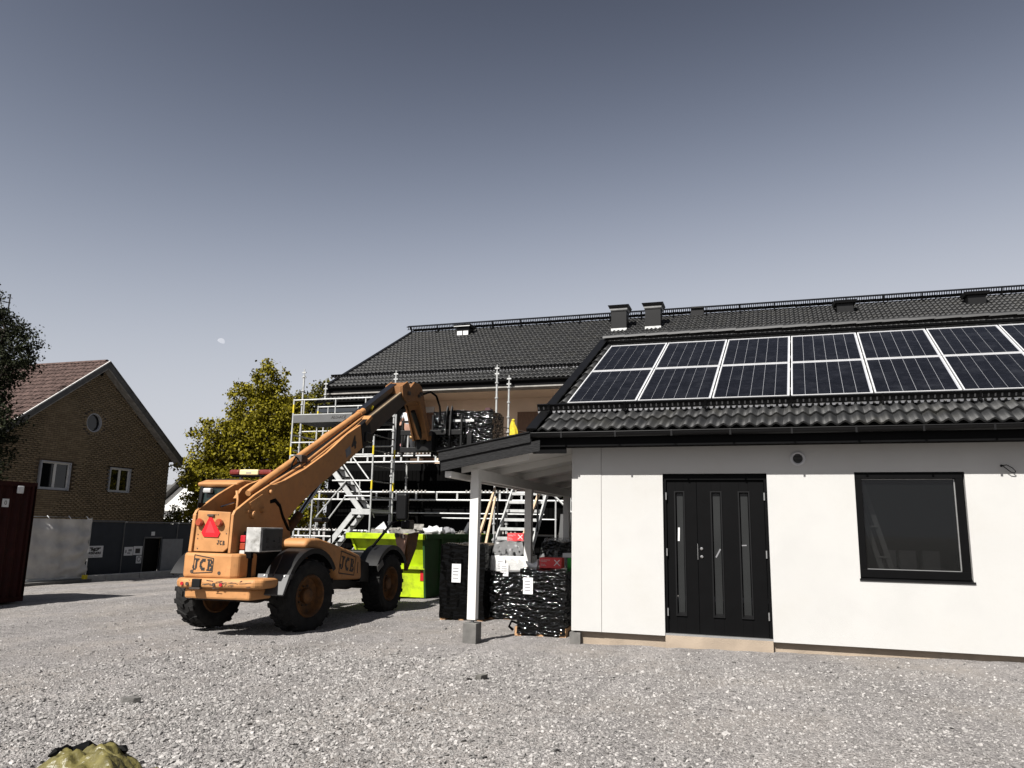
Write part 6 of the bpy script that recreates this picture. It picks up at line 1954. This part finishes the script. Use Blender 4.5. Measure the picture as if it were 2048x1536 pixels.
b = B(); b.sphere((0, -.02, 1.77), .125, 14, (.95, 1.1, .75)); b.build('helmet', M_['label'], pe, local=True, smooth=True)
b = B(); b.lathe([(0, 0), (.05, 0)], 14, Matrix.Translation((-.2, -.125, .36)) @ Matrix.Rotation(R(90), 4, 'X')); b.build('knee_badge', mat('pink_badge', (0.3333, 0.1467, 0.1467), .7), pe, local=True)

# yellow cloth hung over the guard rail
b = B(); n = 14; m = 12; vs = []
for j in range(m + 1):
    for i in range(n + 1):
        u, v = i / n, j / m
        w = .03 + .11 * (1 - v) ** .7
        a = u * 2 * math.pi
        fold = 1 + .28 * math.sin(a * 5 + v * 4)
        vs.append((-7.52 + .04 * (1 - v) + w * fold * math.cos(a), 23.45 + w * .6 * fold * math.sin(a), 4.50 + .48 * v))
fs = [(j * (n + 1) + i, j * (n + 1) + i + 1, (j + 1) * (n + 1) + i + 1, (j + 1) * (n + 1) + i) for j in range(m) for i in range(n)]
b.add(vs, fs); b.sphere((-7.50, 23.45, 4.98), .06, 10, (1, .7, .8))
o = b.build('yellow_jacket', M_['yellow'], smooth=True); tag(o, 'yellow jacket hung on the scaffold guard rail above the carport roof', 'jacket')

# ================================================================== site stair with timber handrails
st = thing('site_stair', 'steel site stair with pale treads and timber handrails behind the carport', 'stairs', (-5.8, 18.6, -.1))
for i in range(10):
    z = .35 + i * .232; y = 17.75 + i * .235
    b = B(); b.box(-6.35, -5.42, y, y + .24, z, z + .075); b.build('tread', GV, st)
    for xx in (-6.30, -6.2):
        pass
for x in (-6.38, -5.40):
    b = B(); b.beam((x, 17.6, .15), (x, 20.1, 2.62), .04, .17); b.build('stringer', GV, st)
for (x0, y0, z0, x1, y1, z1, w) in ((-6.45, 17.5, 1.2, -6.95, 20.2, 2.62, .05), (-6.33, 17.8, 1.15, -6.80, 19.8, 2.35, .05), (-5.36, 17.6, 1.30, -5.60, 20.0, 2.60, .05)):
    b = B(); b.beam((x0, y0, z0), (x1, y1, z1), w, .10); b.build('timber_handrail', M_['plank'], st)
for y in (17.7, 18.9, 20.0):
    z = .2 + (y - 17.6) * .99
    for x in (-6.42, -5.36):
        tube_part('stair_post', (x, y, z), (x, y, z + 1.05), .022, st, M_['dark_steel'])
tube_part('guard_rail', (-5.40, 19.8, 2.63), (-4.70, 19.8, 2.0), .028, st)
tube_part('guard_rail', (-5.4, 20.1, 2.55), (-3.6, 20.1, 2.52), .024, st)
for x in (-5.15, -4.75, -4.35):
    tube_part('stair_post', (x, 19.9, -.1), (x, 19.9, 2.5), .024, st)
# dark boards leaning by the stair
for i, (x, w) in enumerate(((-5.0, .28), (-4.62, .3), (-4.2, .3))):
    b = B(); b.prism([(x, 19.2, -.1), (x + w, 19.2, -.1), (x + w + .02, 19.75, 1.95), (x + .02, 19.75, 1.95)], (0, .03, 0))
    o = b.build('dark_sheet', M_['black_metal'])
    tag(o, ('dark sheet leaning against the scaffold, nearest the site stair', 'dark sheet leaning against the scaffold, middle one of three', 'dark sheet leaning against the scaffold, nearest the house wall')[i], 'sheet', 'dark sheets leaning behind the carport')

# ================================================================== wrapped pallets under the carport
def label_on(t, x, y, z, w, h):
    b = B(); b.box(x, x + w, y - .012, y - .006, z, z + h); b.build('paper_label', M_['label'], t)
    for k in range(4):
        b = B(); zz = z + h * (.2 + .18 * k); b.box(x + .02, x + w * .75, y - .0135, y - .012, zz, zz + h * .05); b.build('label_print', M_['print'], t)
g1 = zg(-5.1)
p1 = thing('wrapped_pallet', 'tall black film wrapped pallet behind the front carport post', 'pallet', (-5.1, 13.8, g1))
pallet(p1, -5.52, -4.72, 13.2, 14.4, g1)
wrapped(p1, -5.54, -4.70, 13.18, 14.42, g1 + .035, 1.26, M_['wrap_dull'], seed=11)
label_on(p1, -5.30, 13.155, .60, .17, .32)
g2 = zg(-4.4)
p2 = thing('wrapped_pallet', 'black wrapped pallet topped by white cartons under clear film between the carport posts', 'pallet', (-4.4, 14, g2))
pallet(p2, -4.74, -4.02, 13.5, 14.6, g2)
wrapped(p2, -4.76, -4.00, 13.48, 14.62, g2 + .035, .80, M_['wrap'], seed=12)
b = B(); b.box(-4.72, -4.06, 13.52, 14.3, .82, 1.07); b.build('white_carton', M_['white_box'], p2, bevel=.01)
label_on(p2, -4.58, 13.50, .80, .16, .22); label_on(p2, -4.50, 13.49, .72, .15, .22)
wrapped(p2, -4.70, -4.06, 13.54, 14.2, 1.07, 1.32, M_['wrap'], seed=13, taper=.25, amp=.02)
wrapped(p2, -4.76, -4.02, 13.47, 14.34, .80, 1.33, M_['film'], nm='clear_film', seed=14, taper=.3, amp=.02)
g3 = zg(-3.1)
p3 = thing('wrapped_pallet', 'black wrapped pallet closest to the house corner with a white label', 'pallet', (-3.1, 12, g3))
pallet(p3, -3.56, -2.78, 11.38, 12.5, g3)
wrapped(p3, -3.52, -2.80, 11.36, 12.52, g3 + .05, .50, M_['wrap'], seed=15)
wrapped(p3, -3.50, -2.79, 11.42, 12.48, .50, .96, M_['wrap'], seed=16)
label_on(p3, -3.44, 11.40, .60, .15, .24)
b = B()
b.tube([(-3.50, 11.45, .16), (-3.62, 11.42, .20), (-3.66, 11.42, .12), (-3.60, 11.44, .07)], .02, 6); b.build('loose_strap', M_['black_paint'], p3, smooth=True)
p4_ = thing('wrapped_pallet', 'clear film covered stack behind the wrapped pallet at the house corner', 'pallet', (-3.9, 14.8, g2))
wrapped(p4_, -4.02, -3.3, 14.2, 15.3, g2 + .1, 1.33, M_['wrap'], seed=19, taper=.15)
wrapped(p4_, -4.05, -3.27, 14.17, 15.33, .7, 1.38, M_['film'], nm='clear_film', seed=18, taper=.3)
pallet(p4_, -4.02, -3.3, 14.2, 15.3, g2)
def carton(lab, x, y, z, w, h, d, rz):
    t = thing('red_carton', lab, 'carton', (x, y, z), rz, 'red cartons on the wrapped pallets')
    b = B(); b.box(-w / 2, w / 2, 0, d, 0, h); b.build('box', M_['carton_red'], t, local=True, bevel=.004)
    inst('lettering', TXT['x'], t, frame_mat((w * .30, -.002, h * .5), (1, 0, 0), (0, 0, 1)) @ Matrix.Diagonal((h * 5, h * 5, 1, 1)) if False else frame_mat((w * .30, -.002, h * .5), (1, 0, 0), (0, 0, 1)) @ Matrix.Diagonal((.75, h * 4.2, 1, 1)), local=True)
    inst('lettering', TXT['lines'], t, frame_mat((-w * .44, -.002, h * .5), (1, 0, 0), (0, 0, 1)) @ Matrix.Diagonal((.62, h * 3.6, 1, 1)), local=True)
carton('red carton with white cross standing on the higher wrapped pallet', -4.30, 13.70, 1.33, .31, .145, .25, R(3))
carton('red carton with white cross on the pallet closest to the house corner', -3.085, 11.62, .975, .34, .155, .26, R(4))
o = sack('white_bag', 'white bag squeezed beside the lower red carton', (-3.36, 11.75, 1.02), .085, M_['label'], 5)
b = B(); b.box(-2.90, -2.76, 11.95, 12.3, .97, 1.12); o = b.build('green_packet', M_['green']); tag(o, 'green and white packet behind the lower red carton', 'packet')
b = B(); b.box(-3.0, -2.74, 12.05, 12.35, 1.125, 1.19); o = b.build('white_packet', M_['label']); tag(o, 'white packet lying on the green packet', 'packet')

# ================================================================== olive tarpaulin heap in the foreground
def tarp_heap(name, label, cx, cy, rx, ry, h, seed, lip=True):
    r = np.random.default_rng(seed)
    z0 = float(ground_z(np.array([cx]), np.array([cy]))[0])
    t = thing(name, label, 'tarpaulin', (cx, cy, z0))
    n = 64
    u = np.linspace(-1.2, 1.2, n); X, Y = np.meshgrid(u, u)
    X = X + .009 * r.standard_normal(X.shape); Y = Y + .009 * r.standard_normal(X.shape)
    d = np.sqrt(X ** 2 + Y ** 2); a = np.arctan2(Y, X)
    Z = h * np.clip(1 - d ** 2.6, -.1, 1)
    tri = lambda x: np.abs((x / np.pi) % 2 - 1)
    # radial pleats with sharp ridges, then crossing creases
    Z += h * .42 * (tri(a * 3.1 + 1.1 + .5 * d) - .5) * np.clip(d * 1.3, 0, 1)
    Z += h * .26 * (tri(a * 7.3 + 2.0 + 1.4 * d) - .5) * np.clip(d * 1.6, 0, 1)
    for k in range(9):
        th_ = r.random() * 3.14; f = 7 + 16 * r.random()
        Z += h * .085 * (tri(f * (np.cos(th_) * X + np.sin(th_) * Y) + 6 * r.random()) - .5)
    Z += h * .012 * r.standard_normal(X.shape)
    V = np.stack([(X * rx).ravel(), (Y * ry).ravel(), np.where(d > 1.08, -.04, Z).ravel()], 1)
    idx = np.arange(n * n).reshape(n, n)
    A, Bq, C, D = idx[:-1, :-1].ravel(), idx[:-1, 1:].ravel(), idx[1:, 1:].ravel(), idx[1:, :-1].ravel()
    F = np.concatenate([np.stack([A, Bq, C], 1), np.stack([A, C, D], 1)])
    obj('sheet', np_mesh('sheet', V, F, M_['olive_tarp']), t)
    if lip:
        b = B()
        path = []
        for i in range(13):
            an = R(70 + 125 * i / 12); dd = .70 + .04 * math.sin(i * 1.7)
            path.append((rx * dd * math.cos(an), ry * dd * math.sin(an), h * (1.22 - dd ** 2.6) + .012 * math.sin(i * 2.3)))
        b.tube(path, [.006] + [.03] * 11 + [.006], 6)
        b.build('folded_edge', M_['black_paint'], t, local=True)
tarp_heap('olive_tarpaulin', 'larger crumpled olive tarpaulin heap at the bottom picture edge', -3.98, 4.06, .38, .30, .20, 3)
tarp_heap('olive_tarpaulin', 'small olive tarpaulin corner beside the larger olive heap', -3.50, 4.03, .15, .14, .12, 8, False)
# loose flat stones and a board scrap on the gravel
def slab(name, lab, u, s, m, rz, t=.03):
    x, y = u; b = B()
    pts = [(math.cos(a) * s * random.uniform(.7, 1.1), math.sin(a) * s * .6 * random.uniform(.7, 1.1)) for a in (0, .9, 1.9, 3.0, 4.1, 5.2)]
    z = float(ground_z(np.array([x]), np.array([y]))[0])
    c, s_ = math.cos(rz), math.sin(rz)
    b.prism([(x + p[0] * c - p[1] * s_, y + p[0] * s_ + p[1] * c, z) for p in pts], (.01, 0, t)); o = b.build(name, m); tag(o, lab, 'stone'); return o
slab('flat_stone', 'dark flat stone in the gravel left of the olive tarpaulin', (-5.6, 6.1), .09, M_['concrete'], .3, .05)
slab('flat_stone', 'pale flat stone in the gravel before the front carport post', (-2.9, 8.1), .09, M_['rubble'], 1.0, .05)
slab('flat_stone', 'pale broken stone lying by the foot of the long white wall', (3.4, 9.2), .16, M_['rubble'], .4, .06)
